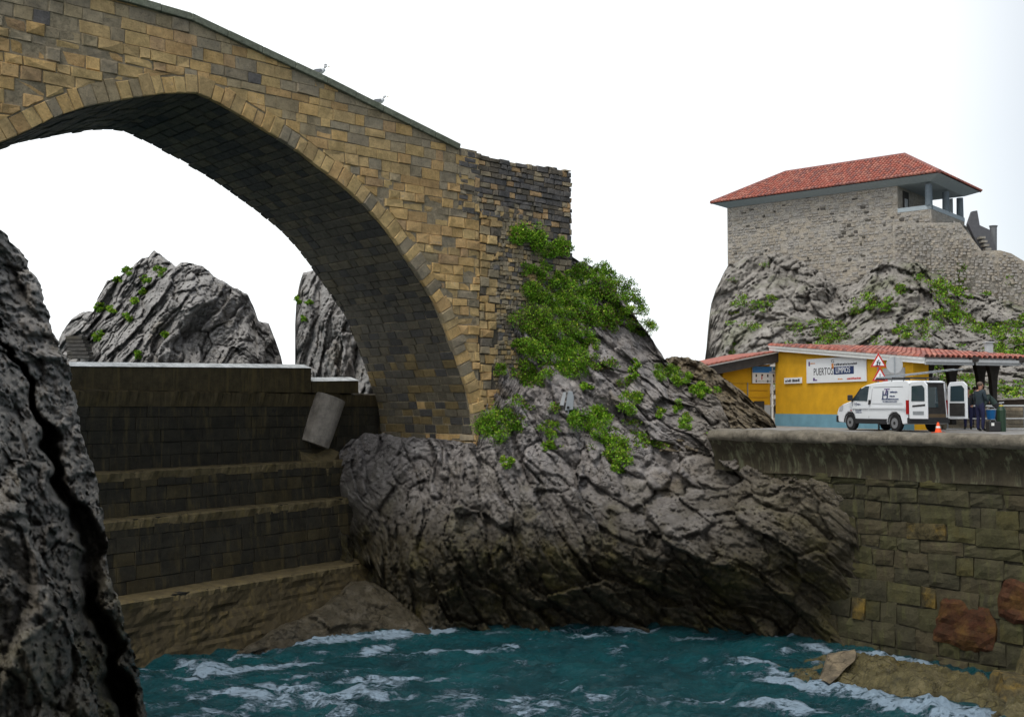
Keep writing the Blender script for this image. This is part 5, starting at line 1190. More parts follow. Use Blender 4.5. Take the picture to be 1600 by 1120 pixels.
for y in (-.004, WID - .06):
    MB().prism([vw(.0, y, .62), vw(.10, y, .62), vw(.10, y, 1.10), vw(.0, y, 1.10)], VS * .065).build('tail_lamp', M_LAMP, van)
def side(nm, pts, off, mat, th=.012): return MB().prism([vw(x, tum(z) - off, z) for x, z in pts], -VS * th).build(nm, mat, van)
side('side_window', [(2.28, 1.08), (3.14, 1.10), (3.0, 1.28), (2.75, 1.50), (2.45, 1.62), (2.25, 1.62)], .0, M_GLS)
side('quarter_seal', [(3.14, 1.06), (3.24, 1.06), (2.74, 1.56), (2.69, 1.54)], .0, M_TRIM, .016)
side('sill_trim', [(1.14, .26), (2.93, .26), (2.93, .44), (1.14, .44)], .0, M_TRIM, .03)
side('rub_strip', [(.12, .80), (2.15, .80), (2.15, .86), (.12, .86)], .0, M_VAN, .03); side('rub_strip', [(2.2, .80), (3.15, .80), (3.15, .86), (2.2, .86)], .0, M_VAN, .03)
for nm, pts in (('door_gap', [(2.16, .46), (2.18, .46), (2.20, 1.62), (2.18, 1.62)]), ('panel_groove', [(.35, 1.56), (2.0, 1.56), (2.0, 1.58), (.35, 1.58)]), ('panel_groove', [(2.05, 1.0), (2.065, 1.0), (2.05, 1.52), (2.035, 1.52)]), ('panel_groove', [(.30, .98), (1.95, .98), (1.95, .992), (.30, .992)]), ('door_gap', [(3.0, .5), (3.015, .5), (3.2, 1.06), (3.185, 1.06)])):
    side(nm, pts, .0, M_GREYM, .006)
side('door_handle', [(2.08, .95), (2.16, .95), (2.16, 1.12), (2.08, 1.12)], .0, M_TRIM, .04)
side('headlamp', [(3.75, .74), (3.98, .70), (3.95, .86), (3.72, .94)], .0, M_GREYP, .01); side('indicator', [(3.2, .72), (3.26, .72), (3.26, .76), (3.2, .76)], .0, M_LAMP, .02)
MB().prism([vw(3.00, .14, 1.36), vw(3.00, WID - .14, 1.36), vw(3.26, WID - .08, 1.11), vw(3.26, .08, 1.11)], VD * .03 + Vector((0, 0, .03))).build('windscreen', M_GLS, van)
mb = MB(); mb.box(vw(3.12, -.12, 1.20), (.18, .12, .22)); mb.build('mirror', M_TRIM, van, bevel=.03)
for x in (.74, 3.32):
    for y, dr_ in ((.02, 1), (WID - .20, 1)):
        w = MB().tube([vw(x, y, .30), vw(x, y + .18, .30)], .30, 26).build('wheel', M_BLK, van, bevel=.03)
        yo = y - .012 if y < 1 else y + .192
        MB().tube([vw(x, yo, .30), vw(x, yo + .02 * (1 if y > 1 else 1), .30)], .18, 20).build('rim', M_HUB, w)
        MB().tube([vw(x, yo - .01, .30), vw(x, yo + .012, .30)], .06, 12).build('hub_cap', M_TRIM, w)
    for y in (.0,):
        pts = [(x + .37 * math.cos(q), .30 + .37 * math.sin(q)) for q in np.linspace(0, math.pi, 12)] + [(x + .32 * math.cos(q), .30 + .32 * math.sin(q)) for q in np.linspace(math.pi, 0, 12)]
        side('wheel_arch', pts, .0, M_TRIM, .008)
def rear_door(y, sgn, ang, nm):
    """hinged at the rear corner y; sgn +1: door spans to +y when shut"""
    d = (VS * sgn * math.cos(ang) - VD * math.sin(ang)); nrm = d.cross(Vector((0, 0, 1))) * .05
    O = vw(-.03, y, 0)
    def dw(x, z, o=0): return O + d * x + Vector((0, 0, z)) + nrm * (o / .05)
    P0 = [(0.0, .46), (.80, .46), (.80, 1.62), (.66, 1.74), (.10, 1.72), (.0, 1.55)]
    base = MB().prism([dw(x, z, -.03) for x, z in P0], nrm * 1.2).build(nm, M_VAN, van, bevel=.015)
    for o, t in ((.031, .01), (-.044, .01)):
        q = nrm.normalized()
        MB().prism([dw(x, z, o) for x, z in ((.12, 1.06), (.70, 1.06), (.70, 1.50), (.60, 1.60), (.14, 1.58))], q * t).build('window', M_GLS, base)
        MB().prism([dw(x, z, o) for x, z in ((.18, .60), (.66, .60), (.66, .72), (.18, .72))], q * t).build('lower_panel', M_GREYM if sgn > 0 else M_TRIM, base)
        MB().prism([dw(x, z, o) for x, z in ((.16, .86), (.72, .90), (.72, .96), (.16, .92))], q * t).build('pull_recess', M_TRIM, base)
    if sgn < 0:
        q = nrm.normalized()
        for o in (.042, -.056): MB().prism([dw(x, z, o) for x, z in ((.10, .55), (.72, .55), (.72, 1.0), (.10, 1.0))], q * .012).build('door_lining', M_INT, base)
rear_door(.05, 1, R(82), 'left_rear_door'); rear_door(WID - .05, -1, R(100), 'right_rear_door')
# lettering on the side
def vtext(s, x, z, size, mat, shear=0, sx=1.0): 
    X = -VD; n = -VS; o = vw(x, tum(z) - .016, z); Mx = Matrix(((X.x, 0, n.x, o.x), (X.y, 0, n.y, o.y), (0, 1, 0, o.z), (0, 0, 0, 1))); return text(s, size, Mx, mat, van, shear=shear, sx=sx)
vtext('H', 1.28, 1.28, .42, M_NAVY, .1, 1.25); vtext('T', 1.28, 1.38, .34, M_PURP, .3, 1.6)
mb = MB()
def bars(L, mat, nm='small_lettering'):
    mb = MB()
    for x0, z0, x1, z1 in L: mb.prism([vw(-x, tum(z) - .0, z) for x, z in ((x0, z0), (x1, z0), (x1, z1), (x0, z1))], -VS * .006)
    mb.build(nm, mat, van)
rg = random.Random(3)
bars(scribble(-1.02, -.62, 1.36, .06, 6, rg) + scribble(-1.02, -.74, 1.22, .05, 6, rg) + scribble(-1.45, -.52, 1.12, .05, 9, rg) + scribble(-1.38, -.60, 1.04, .045, 9, rg), M_NAVY)
bars(scribble(-2.98, -2.62, .72, .04, 9, rg), M_NAVY); bars(scribble(-2.98, -2.60, .65, .035, 9, rg), M_NAVY); bars(scribble(-2.85, -2.65, .94, .05, 9, rg), M_NAVY); vtext('H', 2.94, .96, .17, M_NAVY, .1, 1.2)
# roof bars
for x in (.35, 1.0, 1.9):
    mb = MB(); mb.tube([vw(x, .12, 1.76), vw(x, .14, 1.88), vw(x, WID - .14, 1.88), vw(x, WID - .12, 1.76)], .025, 6); mb.build('roof_bar', M_TRIM, van)
ld = empty('ladder', Vector(VO) + vw(0, .5, 1.92), 'grey aluminium ladder lying on the roof bars of the white van', 'ladder'); LV = Vector(ld.location) - Vector(VO)
lz = Vector((0, 0, 0.0))
for y in (.45, .80): MB().tube([vw(2.3, y, 1.93) - LV, vw(-1.5, y + .25, 2.12) - LV], .022, 6).build('stile', M_GREYM, ld)
for k in range(12):
    t = k / 11; a = vw(2.2 - 3.6 * t, .45 + .25 * t, 1.935 + .185 * t) - LV; MB().tube([a, a + VS * .35], .014, 6).build('rung', M_GREYM, ld)
# cone
cn = PV(1466, 674, 36.2); cn.z = ZQ
cone = empty('traffic_cone', cn, 'small orange traffic cone behind the open van', 'cone'); MB().tube([(0, 0, .02), (0, 0, .36)], [.11, .03], 18).build('cone', plain('cone_orange', (.85, .10, .02), .5, var=.05), cone)
MB().tube([(0, 0, .17), (0, 0, .23)], [.078, .064], 18).build('white_band', M_WHT, cone); MB().box((0, 0, .015), (.34, .34, .03)).build('base', plain('cone_base', (.6, .08, .02), .6), cone)

# ---- railings, low wall and stone steps at right
ws = empty('low_wall', PV(1580, 630, 47.5), 'low dark brown wall behind the railings at the right edge', 'wall'); L0 = Vector(ws.location)
MB().prism([PV(1546, 625, 47) - L0, PV(1760, 616, 47) - L0, PV(1760, 652, 47) - L0, PV(1546, 652, 47) - L0], (0, .5, 0)).build('wall', plain('brown_timber_wall', (.05, .035, .025), .8, var=.3), ws)
MB().prism([PV(1544, 623.5, 46.9) - L0, PV(1765, 614.5, 46.9) - L0, PV(1765, 617.5, 46.9) - L0, PV(1544, 626, 46.9) - L0], (0, .6, 0)).build('wall_cap', M_CONC, ws)
stp = empty('stone_steps', (PV(1530, 668, 44).x, 44, ZQ), 'broad tan stone steps behind the standing man', 'steps'); L0 = Vector(stp.location)
M_STP = stone_mat('tan_step_stone', (.30, .25, .18), stain=(.12, .11, .08))
for k in range(5):
    D = 42.6 + k * .8; xa = PV(1425, 660, D).x; xb = PV(1760, 660, D).x; zt = ZQ + .17 * (k + 1); nseg = 7
    for i in range(nseg):
        x0 = xa + (xb - xa) * i / nseg + .02; x1_ = xa + (xb - xa) * (i + 1) / nseg - .02
        MB().box(Vector(((x0 + x1_) / 2, D + .4 + random.uniform(-.01, .01), zt - .08)) - L0, (x1_ - x0, .82, .16)).build('step_stone', M_STP, stp, bevel=.015)
rl = empty('white_railing', (PV(1530, 668, 42).x, 42, ZQ), 'low white tube railing in front of the stone steps', 'railing'); L0 = Vector(rl.location)
for py, D, r in ((634, 42.2, .035), (654, 42.2, .025), (670, 42.2, .022)): MB().tube([PV(1478, py, D) - L0, PV(1760, py - 1, D) - L0], r, 6).build('rail', M_WHT, rl)
for px in (1480, 1600, 1690): a = PV(px, 634, 42.25) - L0; MB().tube([(a.x, a.y, 0), (a.x, a.y, a.z)], .03, 6).build('rail_post', M_GREYM, rl)

# ================================================================ PEOPLE
M_SKIN = plain('skin', (.42, .22, .15), .6, var=.06); M_HAIR = plain('dark_hair', (.03, .022, .018), .8); M_JKT = plain('dark_navy_jacket', (.022, .035, .045), .8, var=.2); M_TRS = plain('navy_trousers', (.016, .018, .06), .85, var=.2); M_SHOE = plain('black_shoes', (.01, .01, .01), .5)
M_COAT = plain('dark_green_coat', (.03, .05, .045), .8, var=.3); M_GREYH = plain('greying_hair', (.12, .09, .07), .8)
def person(name, loc, rz, label, J, mats, hair=True, s=1.0, group=None, hairmat=None):
    """J: joints in metres; x right, y forward. One skinned body, hair and face details as children"""
    root = empty(name, loc, label, 'person', group); root.rotation_euler = (0, 0, rz)
    jn = {}; V = []; E_ = []; Rr = []; T = []
    def v(n, p, r, t): jn[n] = len(V); V.append(Vector(p) * s); Rr.append(r * s); T.append(t)
    order = [('pelvis', .155, 't'), ('waist', .135, 'j'), ('chest', .165, 'j'), ('neck', .06, 's'), ('head0', .075, 's'), ('head1', .098, 's'), ('head2', .07, 's')]
    for n, r, t in order: v(n, J[n], r, t)
    for a, b in zip([o[0] for o in order][:-1], [o[0] for o in order][1:]): E_.append((jn[a], jn[b]))
    for sd in 'LR':
        for n, r, t in (('sho', .078, 'j'), ('elb', .052, 'j'), ('wri', .034, 'j'), ('palm', .042, 's')): v(n + sd, J[n + sd], r, t)
        E_ += [(jn['chest'], jn['sho' + sd]), (jn['sho' + sd], jn['elb' + sd]), (jn['elb' + sd], jn['wri' + sd]), (jn['wri' + sd], jn['palm' + sd])]
        w, p = Vector(J['wri' + sd]), Vector(J['palm' + sd]); d = (p - w).normalized(); sdv = d.cross(Vector((0, 1, .2))).normalized(); nn = d.cross(sdv)
        for k, (of, ln) in enumerate(((-.03, .06), (-.01, .07), (.01, .068), (.03, .055))):
            b = p + sdv * of + d * .01; v(f'f{k}a' + sd, b + d * ln * .5, .011, 's'); v(f'f{k}b' + sd, b + d * ln + nn * .02, .009, 's')
            E_ += [(jn['palm' + sd], jn[f'f{k}a' + sd]), (jn[f'f{k}a' + sd], jn[f'f{k}b' + sd])]
        v('tha' + sd, p - d * .03 + nn * .03 - sdv * .03, .012, 's'); v('thb' + sd, p + d * .01 + nn * .05 - sdv * .04, .01, 's'); E_ += [(jn['palm' + sd], jn['tha' + sd]), (jn['tha' + sd], jn['thb' + sd])]
        for n, r, t in (('hip', .105, 't'), ('kne', .072, 't'), ('ank', .055, 't'), ('toe', .045, 'h')): v(n + sd, J[n + sd], r, t)
        E_ += [(jn['pelvis'], jn['hip' + sd]), (jn['hip' + sd], jn['kne' + sd]), (jn['kne' + sd], jn['ank' + sd]), (jn['ank' + sd], jn['toe' + sd])]
    me = bpy.data.meshes.new('body'); me.from_pydata([tuple(x) for x in V], E_, []); o = bpy.data.objects.new('body', me); COL.objects.link(o)
    md = o.modifiers.new('skin', 'SKIN'); o.modifiers.new('sub', 'SUBSURF').levels = 1
    for i, sv in enumerate(me.skin_vertices[0].data): sv.radius = (Rr[i], Rr[i] * (.8 if T[i] in 'jt' and i < 3 else 1)); sv.use_root = (i == 0)
    dg = bpy.context.evaluated_depsgraph_get(); nm = bpy.data.meshes.new_from_object(o.evaluated_get(dg)); bpy.data.objects.remove(o)
    idx = {'s': 0, 'j': 1, 't': 2, 'h': 3}
    for m in mats: nm.materials.append(m)
    seg = [(V[a], V[b], T[b]) for a, b in E_]
    for f in nm.polygons:
        c = f.center; best = None
        for a, b, t in seg:
            ab = b - a; k = max(0, min(1, (c - a).dot(ab) / max(ab.dot(ab), 1e-9))); dd = (c - a - ab * k).length
            if best is None or dd < best[0]: best = (dd, t)
        f.material_index = idx[best[1]]; f.use_smooth = True
    body = link(bpy.data.objects.new('body', nm), root)
    if hair:
        h = Vector(J['head2']) * s; mb = bmesh.new(); bmesh.ops.create_icosphere(mb, subdivisions=2, radius=.108 * s)
        for q in mb.verts:
            q.co = Vector((q.co.x * .95, q.co.y * 1.05, q.co.z * .8)); q.co += h + Vector((0, -.025, -.01)) * s
        hm = bpy.data.meshes.new('hair'); mb.to_mesh(hm); mb.free(); hm.materials.append(hairmat or M_HAIR); link(bpy.data.objects.new('hair', hm), root)
    # simple face: nose and ears
    hc = Vector(J['head1']) * s
    MB().tube([hc + Vector((0, .085, .0)) * s, hc + Vector((0, .125, -.03)) * s], [.010 * s, .016 * s], 6).build('nose', mats[0], root, smooth=True)
    for x in (-1, 1): MB().tube([hc + Vector((x * .09, .0, -.02)) * s, hc + Vector((x * .108, -.01, .03)) * s], [.015 * s, .018 * s], 6).build('ear', mats[0], root, smooth=True)
    return root
STAND = dict(pelvis=(0, 0, .95), waist=(0, 0, 1.10), chest=(0, .0, 1.32), neck=(0, .02, 1.47), head0=(0, .03, 1.54), head1=(0, .045, 1.63), head2=(0, .04, 1.69),
    shoL=(-.19, 0, 1.40), elbL=(-.25, -.02, 1.12), wriL=(-.20, .18, .98), palmL=(-.18, .27, .96), shoR=(.19, 0, 1.40), elbR=(.25, .02, 1.13), wriR=(.16, .24, 1.05), palmR=(.10, .32, 1.04),
    hipL=(-.10, 0, .88), kneL=(-.11, .02, .48), ankL=(-.11, -.01, .09), toeL=(-.13, .17, .04), hipR=(.10, 0, .88), kneR=(.11, .03, .48), ankR=(.11, 0, .09), toeR=(.13, .18, .04))
def gp(px, D): p = PV(px, 672, D); p.z = ZQ; return p
person('person', gp(1532, 38.6), R(-70), 'man standing side on in a dark jacket and navy trousers', STAND, [M_SKIN, M_JKT, M_TRS, M_SHOE], hairmat=M_GREYH, s=1.0)
BEND = dict(STAND); BEND.update(waist=(0, .10, 1.07), chest=(0, .28, 1.22), neck=(0, .40, 1.32), head0=(0, .45, 1.36), head1=(0, .50, 1.42), head2=(0, .50, 1.48), shoL=(-.18, .30, 1.28), elbL=(-.22, .40, 1.02), wriL=(-.14, .48, .84), palmL=(-.10, .51, .78),
    shoR=(.18, .30, 1.28), elbR=(.22, .42, 1.03), wriR=(.14, .50, .84), palmR=(.10, .53, .78))
person('person', gp(1558, 39.2), R(75), 'person in dark green bending forward over a blue bucket beside the standing man', BEND, [M_SKIN, M_COAT, plain('black_trousers', (.012, .012, .016), .8), M_SHOE], s=.98)
person('person', gp(1513, 42.0), R(150), 'dark haired person in black half hidden behind the open right van door', STAND, [M_SKIN, M_TRIM, M_TRS, M_SHOE], s=.93)
person('person', gp(1524, 43.5), R(200), 'person in a slate blue jacket standing in the shade of the porch', STAND, [M_SKIN, plain('slate_jacket', (.04, .06, .075), .8), M_TRS, M_SHOE], s=.95)
bk = gp(1549, 38.9)
bu = empty('blue_bucket', bk + Vector((0, 0, .42)), 'bright blue bucket held by the bending person', 'bucket')
MB().tube([(0, 0, 0), (0, 0, .36)], [.13, .17], 18).build('bucket', plain('bucket_blue', (.01, .13, .36), .4), bu); MB().tube([(-.17, 0, .34), (-.1, 0, .44), (.1, 0, .44), (.17, 0, .34)], .01, 6).build('handle', M_GREYM, bu)
MB().tube([(0, 0, .35), (0, 0, .37)], [.18, .18], 18).build('rim', M_WHT, bu)
gc = empty('gas_cylinder', gp(1565, 38.3), 'tall dark green gas cylinder with a yellow collar at right of the group', 'gas cylinder')
MB().tube([(0, 0, 0), (0, 0, .75), (0, 0, .86), (0, 0, .92)], [.15, .15, .10, .05], 18).build('bottle', plain('cylinder_green', (.015, .04, .02), .4), gc, smooth=False)
MB().tube([(0, 0, .86), (0, 0, .93)], [.075, .07], 14).build('collar', plain('collar_yellow', (.65, .50, .02), .5), gc); MB().tube([(-.08, 0, 1.0), (.10, 0, 1.02)], .025, 8).build('valve', M_HUB, gc)
MB().tube([(0, 0, .92), (0, 0, 1.02)], .02, 8).build('stem', M_HUB, gc)
st_ = empty('equipment_case', gp(1552, 38.2), 'black equipment case with a white tag on the ground under the blue bucket', 'case')
MB().box((0, 0, .18), (.42, .3, .36)).build('case', M_TRIM, st_, bevel=.03); MB().box((-.08, -.155, .26), (.1, .01, .1)).build('tag', M_WHT, st_); MB().tube([(-.1, 0, .36), (-.08, 0, .42), (.08, 0, .42), (.1, 0, .36)], .012, 6).build('handle', M_GREYM, st_)

# ================================================================ GULLS
M_GUL = plain('gull_white', (.75, .77, .78), .8, var=.04); M_GULG = plain('gull_grey_wing', (.17, .18, .20), .8, var=.1); M_GULB = plain('gull_beak', (.55, .35, .05), .5)
def gull(px, py, label, flip=1):
    s, z = to_sz(px, py); z = lerp(TOPL, s) + .01; o = BF.w(s, z, -.25); g = empty('seagull', o, label, 'gull', 'gulls resting on the bridge parapet'); g.rotation_euler = (0, 0, R(15)); g.scale = (1.15, 1.15, 1.15)
    bm = bmesh.new()
    def ell(c, r, rot=0):
        q = bmesh.ops.create_icosphere(bm, subdivisions=2, radius=1)['verts']
        Mx = Matrix.Translation(c) @ Matrix.Rotation(rot, 4, 'Y') @ Matrix.Diagonal((*r, 1))
        for v in q: v.co = Mx @ v.co
    # one body swept from tail to head
    pts = [(-.27, 0, .12), (-.18, 0, .15), (-.05, 0, .185), (.06, 0, .215), (.12, 0, .27), (.145, 0, .33), (.165, 0, .365), (.205, 0, .37)]; rr = [.02, .055, .085, .085, .06, .042, .046, .03]
    MB().tube(pts, rr, 12).build('body', M_GUL, g, smooth=True); bm.free()
    for y in (-1, 1): MB().prism([(-.33, y * .05, .13), (-.08, y * .09, .12), (.07, y * .085, .19), (.03, y * .08, .25), (-.12, y * .07, .235)], (0, y * .015, 0)).build('wing', M_GULG, g)
    MB().tube([(.225, 0, .368), (.29, 0, .35)], [.016, .006], 6).build('beak', M_GULB, g)
    for y in (-.03, .03): MB().tube([(.02, y, .12), (.02, y, 0)], .009, 5).build('leg', M_GULB, g)
    if flip < 0: MB().tube([(.135, 0, .375), (.165, 0, .395), (.20, 0, .385)], [.03, .042, .03], 8).build('dark_cap', M_GULG, g)
    return g
gull(506, 119, 'upper gull with a dark cap on the sloping bridge parapet', -1); gull(599, 163, 'lower white headed gull on the sloping bridge parapet')

# ---- floodlight on the rock
fl = PV(884, 627, MAIN.surf(884, 627) - .25); f = empty('floodlight', fl, 'grey metal floodlight housing fixed on the rock face', 'floodlight')
mb = MB(); mb.prism([(-.04, -.1, -.34), (.26, -.1, -.30), (.30, -.1, .12), (.24, -.1, .36), (.08, -.1, .38)], (0, .22, 0)); mb.build('housing', M_GREYM, f, bevel=.02)
MB().prism([(-.22, -.13, -.14), (-.08, -.13, -.16), (.02, -.13, .34), (-.10, -.13, .33)], (0, .2, 0)).build('side_box', M_GREYP, f, bevel=.01)
MB().tube([(.08, -.12, -.22), (.08, -.16, -.22)], .05, 12).build('knob', M_BLK, f); MB().tube([(.09, -.05, -.3), (.09, -.05, -.55)], .025, 6).build('bracket', M_GREYM, f)

# ---- boulders on the shelf
def boulder(name, pts, off, label, mat):
    o = empty(name, pts[0], label, 'boulder'); L0 = Vector(pts[0]); b = MB().prism([p - L0 for p in pts], off).build('stone', mat, o)
    bm = bmesh.new(); bm.from_mesh(b.data); bmesh.ops.triangulate(bm, faces=bm.faces); bmesh.ops.subdivide_edges(bm, edges=bm.edges, cuts=5, use_grid_fill=True)
    co = np.array([v.co + L0 for v in bm.verts]); n_ = fbm(co * 1.8, 4, 5); n2 = fbm(co * 1.8 + 9, 4, 6)
    for v, a, c in zip(bm.verts, n_, n2): v.co += Vector((a * .10, c * .10, a * .06))
    bm.to_mesh(b.data); bm.free(); b.parent = o; return o
boulder('boulder', [PV(1280, 1064, 29.4), PV(1298, 1068, 29.0), PV(1334, 1030, 30.2), PV(1330, 1016, 30.6), PV(1296, 1022, 30.3)], (.1, .5, -.1), 'tilted slab of rock standing on the awash shelf', M_BROWN)
boulder('boulder', [PV(1556, 1100, 26.8), PV(1620, 1100, 26.5), PV(1625, 1058, 27.0), PV(1570, 1052, 27.2)], (.1, .8, -.1), 'yellow stained boulder at the right edge of the shelf', M_YST)

# ================================================================ PLANTS
def leaf_mat(name, a, b, c=(.0, .0, .0)):
    m, nt, bs = new_mat(name); p = pos(nt); cc = ramp(nt, noise(nt, p, 2.2, 3), [(.3, a), (.7, b)])
    g = N(nt, 'ShaderNodeNewGeometry'); cc2 = N(nt, 'ShaderNodeHueSaturation'); nt.links.new(cc, cc2.inputs['Color'])
    nt.links.new(math_(nt, 'ADD', .6, math_(nt, 'MULTIPLY', g.outputs['Random Per Island'], .9)), cc2.inputs['Value'])
    nt.links.new(cc2.outputs['Color'], bs.inputs['Base Color']); bs.inputs['Roughness'].default_value = .6; bs.inputs['Specular IOR Level'].default_value = .2
    return m
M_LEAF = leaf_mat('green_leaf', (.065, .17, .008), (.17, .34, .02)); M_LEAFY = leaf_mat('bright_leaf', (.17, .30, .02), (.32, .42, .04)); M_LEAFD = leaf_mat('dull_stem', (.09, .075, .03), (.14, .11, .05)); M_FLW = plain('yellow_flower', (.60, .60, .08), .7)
LM = [M_LEAF, M_LEAFY, M_LEAFD, M_FLW]
def leaves(centres, sizes, n, leaf, rg, dull=.06, bright=.2, fl=.015):
    """vectorised leaf quads in clumps"""
    C = np.array(centres); S = np.array(sizes); k = rg.integers(0, len(C), n); d = rg.normal(size=(n, 3)); d /= np.linalg.norm(d, axis=1)[:, None]
    rad = rg.random(n) ** .45; pt = C[k] + d * S[k] * rad[:, None]
    ax = d * .6 + rg.normal(size=(n, 3)) * .6 + np.array([0, -.2, .5]); ax /= np.linalg.norm(ax, axis=1)[:, None]
    sd = np.cross(ax, rg.normal(size=(n, 3))); sd /= np.linalg.norm(sd, axis=1)[:, None]
    L = leaf * rg.uniform(.6, 1.5, n)[:, None]; W = L * rg.uniform(.22, .42, n)[:, None]
    V = np.stack([pt, pt + ax * L * .5 + sd * W, pt + ax * L, pt + ax * L * .5 - sd * W], 1).reshape(-1, 3)
    F = np.arange(4 * n).reshape(n, 4); r = rg.random(n)
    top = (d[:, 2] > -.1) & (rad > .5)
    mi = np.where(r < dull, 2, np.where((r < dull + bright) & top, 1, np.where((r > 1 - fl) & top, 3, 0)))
    return V, F, mi
def foliage(name, V, F, mi, label=None, cat=None, group=None, kind=None, loc=None, parent=None):
    if loc is not None: V = V - np.array(loc)
    o = mesh(name, V.tolist(), F.tolist(), LM, parent, mi.tolist())
    if loc is not None: o.location = loc
    return tag(o, label, cat, group, kind)
def bush(px, py, rx, ry, label, rk=MAIN, n=900, leaf=.10, push=.15, bright=.2, dull=.06, D=None, seed=0, clumps=12):
    rg = np.random.default_rng(int(px * 7 + py) + seed); C = []; S = []
    for i in range(clumps):
        a = rg.uniform(0, 6.283); q = math.sqrt(rg.random()); x, y = px + math.cos(a) * q * rx * .8, py + math.sin(a) * q * ry * .8
        d = (rk.surf(x, y) if D is None else D)
        if rk is MAIN and x < 893 and y < 640: d = min(d, BF.w(to_sz(x, y)[0], 0).y - .05)
        d = d - push * rg.uniform(.2, 1.2); C.append(P(x, y, d)); r = .5 * min(rx, ry) * d / FPX * rg.uniform(.6, 1.15); S.append((r, r * .7, r * .8))
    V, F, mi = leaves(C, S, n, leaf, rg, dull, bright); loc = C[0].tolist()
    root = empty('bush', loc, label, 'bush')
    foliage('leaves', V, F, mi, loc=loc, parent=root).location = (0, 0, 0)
    mb = MB()
    base = Vector(P(px, py + ry * .5, (rk.surf(px, py) if D is None else D) + .1).tolist()) - Vector(loc)
    for c in C[:6]: mb.tube([base, (base + Vector(c.tolist()) - Vector(loc)) / 2 + Vector((0, 0, -.05)), Vector(c.tolist()) - Vector(loc)], [.03, .02, .01], 5)
    mb.build('stems', M_LEAFD, root)
    return root
BL = [(870, 482, 26, 14, 'dense clump just above the centre of the thicket', 900), (908, 532, 24, 14, 'clump in the lower right middle of the thicket', 900), (845, 545, 24, 14, 'clump in the lower left middle of the thicket', 900), (890, 432, 28, 12, 'clump under the abutment corner', 1000), (815, 540, 14, 14, 'dark clump at the left edge of the thicket over the gap', 700), (862, 520, 24, 12, 'mid green clump between the centre and lower thicket', 800),
      (824, 372, 26, 22, 'bright leafy bush hugging the abutment wall just below its dark stones', 1500), (862, 385, 34, 16, 'spreading bush along the foot of the abutment under its right end', 1500), (838, 420, 26, 14, 'dull low bush between the abutment foot and the main thicket', 900),
      (925, 425, 34, 18, 'bush on the skyline right beside the abutment end', 1800), (965, 455, 32, 22, 'skyline bush halfway down the upper slope', 1800), (905, 460, 40, 24, 'large bush in the middle of the upper thicket', 2200), (850, 455, 36, 20, 'bush at the upper left of the thicket against the rubble wall', 1600),
      (830, 500, 34, 26, 'round dark bush overhanging the gap beside the arch pier', 2000), (880, 505, 42, 24, 'big bush at the centre of the thicket', 2400), (940, 495, 36, 20, 'brownish green bush on the right side of the thicket', 1600), (985, 480, 26, 18, 'small bush where the skyline steepens', 1200),
      (1003, 512, 22, 16, 'lowest bush on the skyline slope', 1100), (868, 550, 50, 24, 'broad bush below the centre of the thicket', 2200), (925, 545, 14, 22, 'narrow bush trailing from the thicket to the right', 700), (838, 585, 24, 20, 'dark drooping bush under the left of the thicket', 900),
      (893, 575, 22, 20, 'yellow green bush above the floodlight', 1000), (784, 577, 9, 16, 'thin bush in the crack beside the arch pier', 350), (783, 662, 38, 26, 'dense round bush at the right foot of the arch pier', 2600), (860, 668, 18, 14, 'small bush left below the floodlight', 600),
      (922, 650, 34, 22, 'bright bush right beside the floodlight', 2000), (945, 680, 18, 20, 'bush linking the floodlight bush to the hanging one', 900), (965, 712, 20, 30, 'hanging bush trailing down the rock like a green tongue', 1500), (858, 698, 9, 8, 'tiny tuft below the small bush', 220), (795, 722, 12, 9, 'tiny tuft under the pier bush', 280),
      (985, 628, 17, 18, 'middle bush on the bare tilted beds', 800), (990, 578, 9, 17, 'upright tuft on the pale upper beds', 350), (1043, 582, 24, 13, 'bush on the crest near the rubble bank', 1100), (1062, 592, 22, 11, 'bush in the middle of the crest row', 900), (1100, 608, 24, 11, 'bush at the lower end of the crest row', 1100),
      (1034, 645, 8, 8, 'small tuft in the middle of the lower beds', 220), (1070, 658, 12, 14, 'bush hanging low above the quay end', 500), (1058, 634, 8, 10, 'little tuft left above the low hanging bush', 220), (918, 602, 10, 7, 'pale tuft just right of the floodlight top', 200)]
for (px, py, rx, ry, lb, n_) in BL: bush(px, py, rx * 1.15, ry * 1.12, lb, n=int(n_ * 2.6), leaf=random.uniform(.045, .075), clumps=max(7, int(n_ / 60)), bright=random.uniform(.15, .5), dull=random.uniform(.04, .22))
for (px, py, rx, ry, lb) in ((250, 424, 14, 8, 'largest green tuft near the top of the sea stack'), (228, 436, 8, 7, 'green tuft left below the top one on the sea stack'), (200, 424, 12, 7, 'green tuft on the left skyline of the sea stack'), (186, 437, 10, 5, 'dull green tuft on the left shoulder of the sea stack'), (225, 455, 7, 6, 'pale green tuft in the upper middle of the sea stack'), (173, 483, 9, 9, 'yellow green tuft on the left face of the sea stack'),
      (197, 497, 10, 9, 'green tuft in the middle of the left face of the sea stack'), (153, 525, 8, 10, 'bright green tuft beside the carved steps'), (134, 543, 7, 6, 'dark green tuft low on the carved steps'), (210, 470, 6, 5, 'tiny tuft in the centre left of the sea stack'), (215, 554, 7, 5, 'green tuft on the sea stack just above the parapet'), (258, 524, 6, 5, 'tiny tuft right of centre on the sea stack'), (155, 480, 7, 9, 'dark tuft on the left edge of the sea stack')):
    bush(px, py, rx, ry, lb, rk=STACK, n=700, leaf=.085, clumps=9, push=.3, bright=.5)
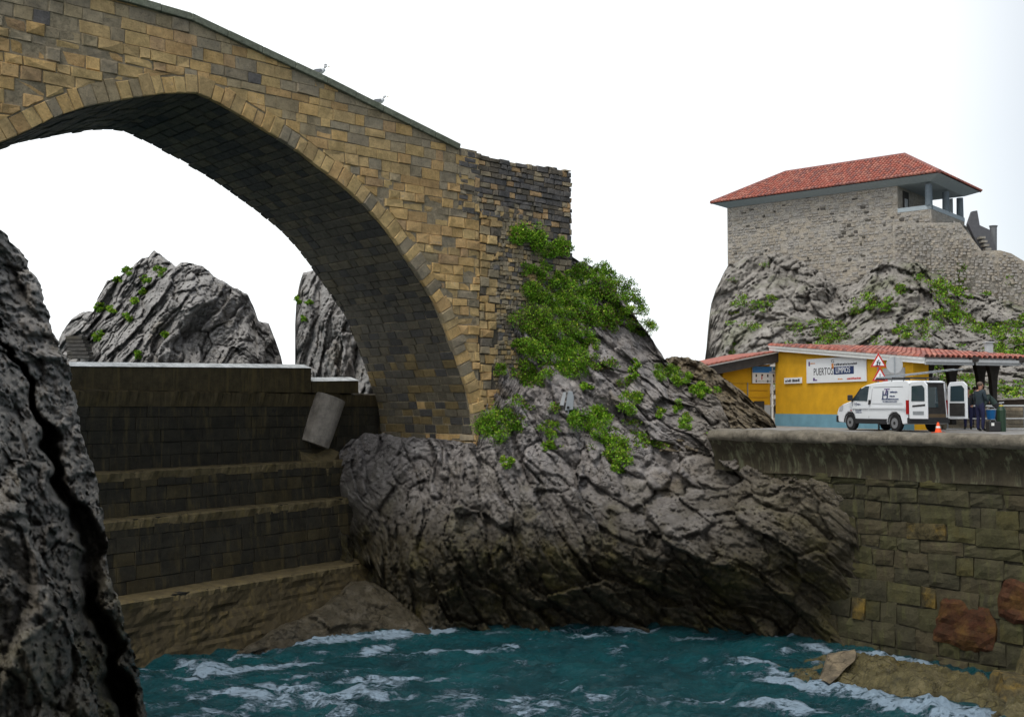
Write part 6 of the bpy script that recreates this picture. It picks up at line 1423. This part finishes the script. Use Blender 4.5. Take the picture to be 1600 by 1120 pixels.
for (px, py, rx, ry, lb) in ((466, 470, 5, 14, 'dark tuft on the left edge of the leaning stack'), (482, 473, 7, 5, 'green tuft on the face of the leaning stack'), (476, 497, 7, 5, 'lower green tuft on the leaning stack')):
    bush(px, py, rx, ry, lb, rk=STACK2, n=400, leaf=.08, clumps=5, push=.25, bright=.4)
# loose green growth on the crag: one mass
def hill_growth():
    rg = np.random.default_rng(5); C = []; S = []
    px = rg.uniform(1140, 1640, 9000); py = rg.uniform(395, 640, 9000)
    dens = fbm(np.stack([px / 55, py / 32, px * 0], -1), 4, 33, .6) + np.interp(px, [1140, 1350, 1480, 1640], [-.28, .02, .25, .3]) + np.interp(py, [395, 450, 520, 640], [-.5, -.1, .1, .05])
    for x, y, d in zip(px, py, dens):
        if d > .38 and len(C) < 620:
            sf_ = HILL.surf(x, y)
            C.append(P(x, y, sf_ - .12)); r = rg.uniform(.14, .42); S.append((r * 1.3, r, r * .6))
    V, F, mi = leaves(C, S, 42000, .11, rg, .30, .25, .0)
    foliage('hillside_plants', V, F, mi, 'patchy green weeds growing over the crag below the house', kind='stuff')
hill_growth()
def rock_growth():
    rg = np.random.default_rng(9); C = []; S = []
    px = rg.uniform(800, 1120, 2500); py = rg.uniform(400, 700, 2500); dens = fbm(np.stack([px / 30, py / 22, px * 0], -1), 3, 44, .6)
    for x, y, d in zip(px, py, dens):
        lim = .10 if (y < 590 - (x - 820) * .1 and x < 960) else .75
        if d > lim and y > np.interp(x, [900, 950, 1000, 1040, 1125], [412, 440, 508, 562, 632]):
            C.append(P(x, y, MAIN.surf(x, y) - .05)); r = rg.uniform(.08, .25); S.append((r, r * .6, r * .7))
    V, F, mi = leaves(C, S, 16000, .075, rg, .35, .25, .0)
    foliage('dry_scrub', V, F, mi, 'sparse dry stems and small leaves between the bushes', kind='stuff')
rock_growth()
# carved steps on the sea stack
cs = empty('carved_steps', PV(118, 545, 58.5), 'flight of dark stone steps at the left foot of the sea stack', 'steps'); L0 = Vector(cs.location)
for k in range(6):
    y = 558 - k * 6; w0 = 110 - k * .6; w1 = 144 - k * 2.4; D = 58.2 + k * .28
    a, b = PV(w0, y, D) - L0, PV(w1, y, D) - L0
    MB().box((a + b) / 2, ((b - a).length, .8, .17)).build('step', stone_mat('step_dark', (.085, .08, .075)) if k == 0 else bpy.data.materials['step_dark'], cs)
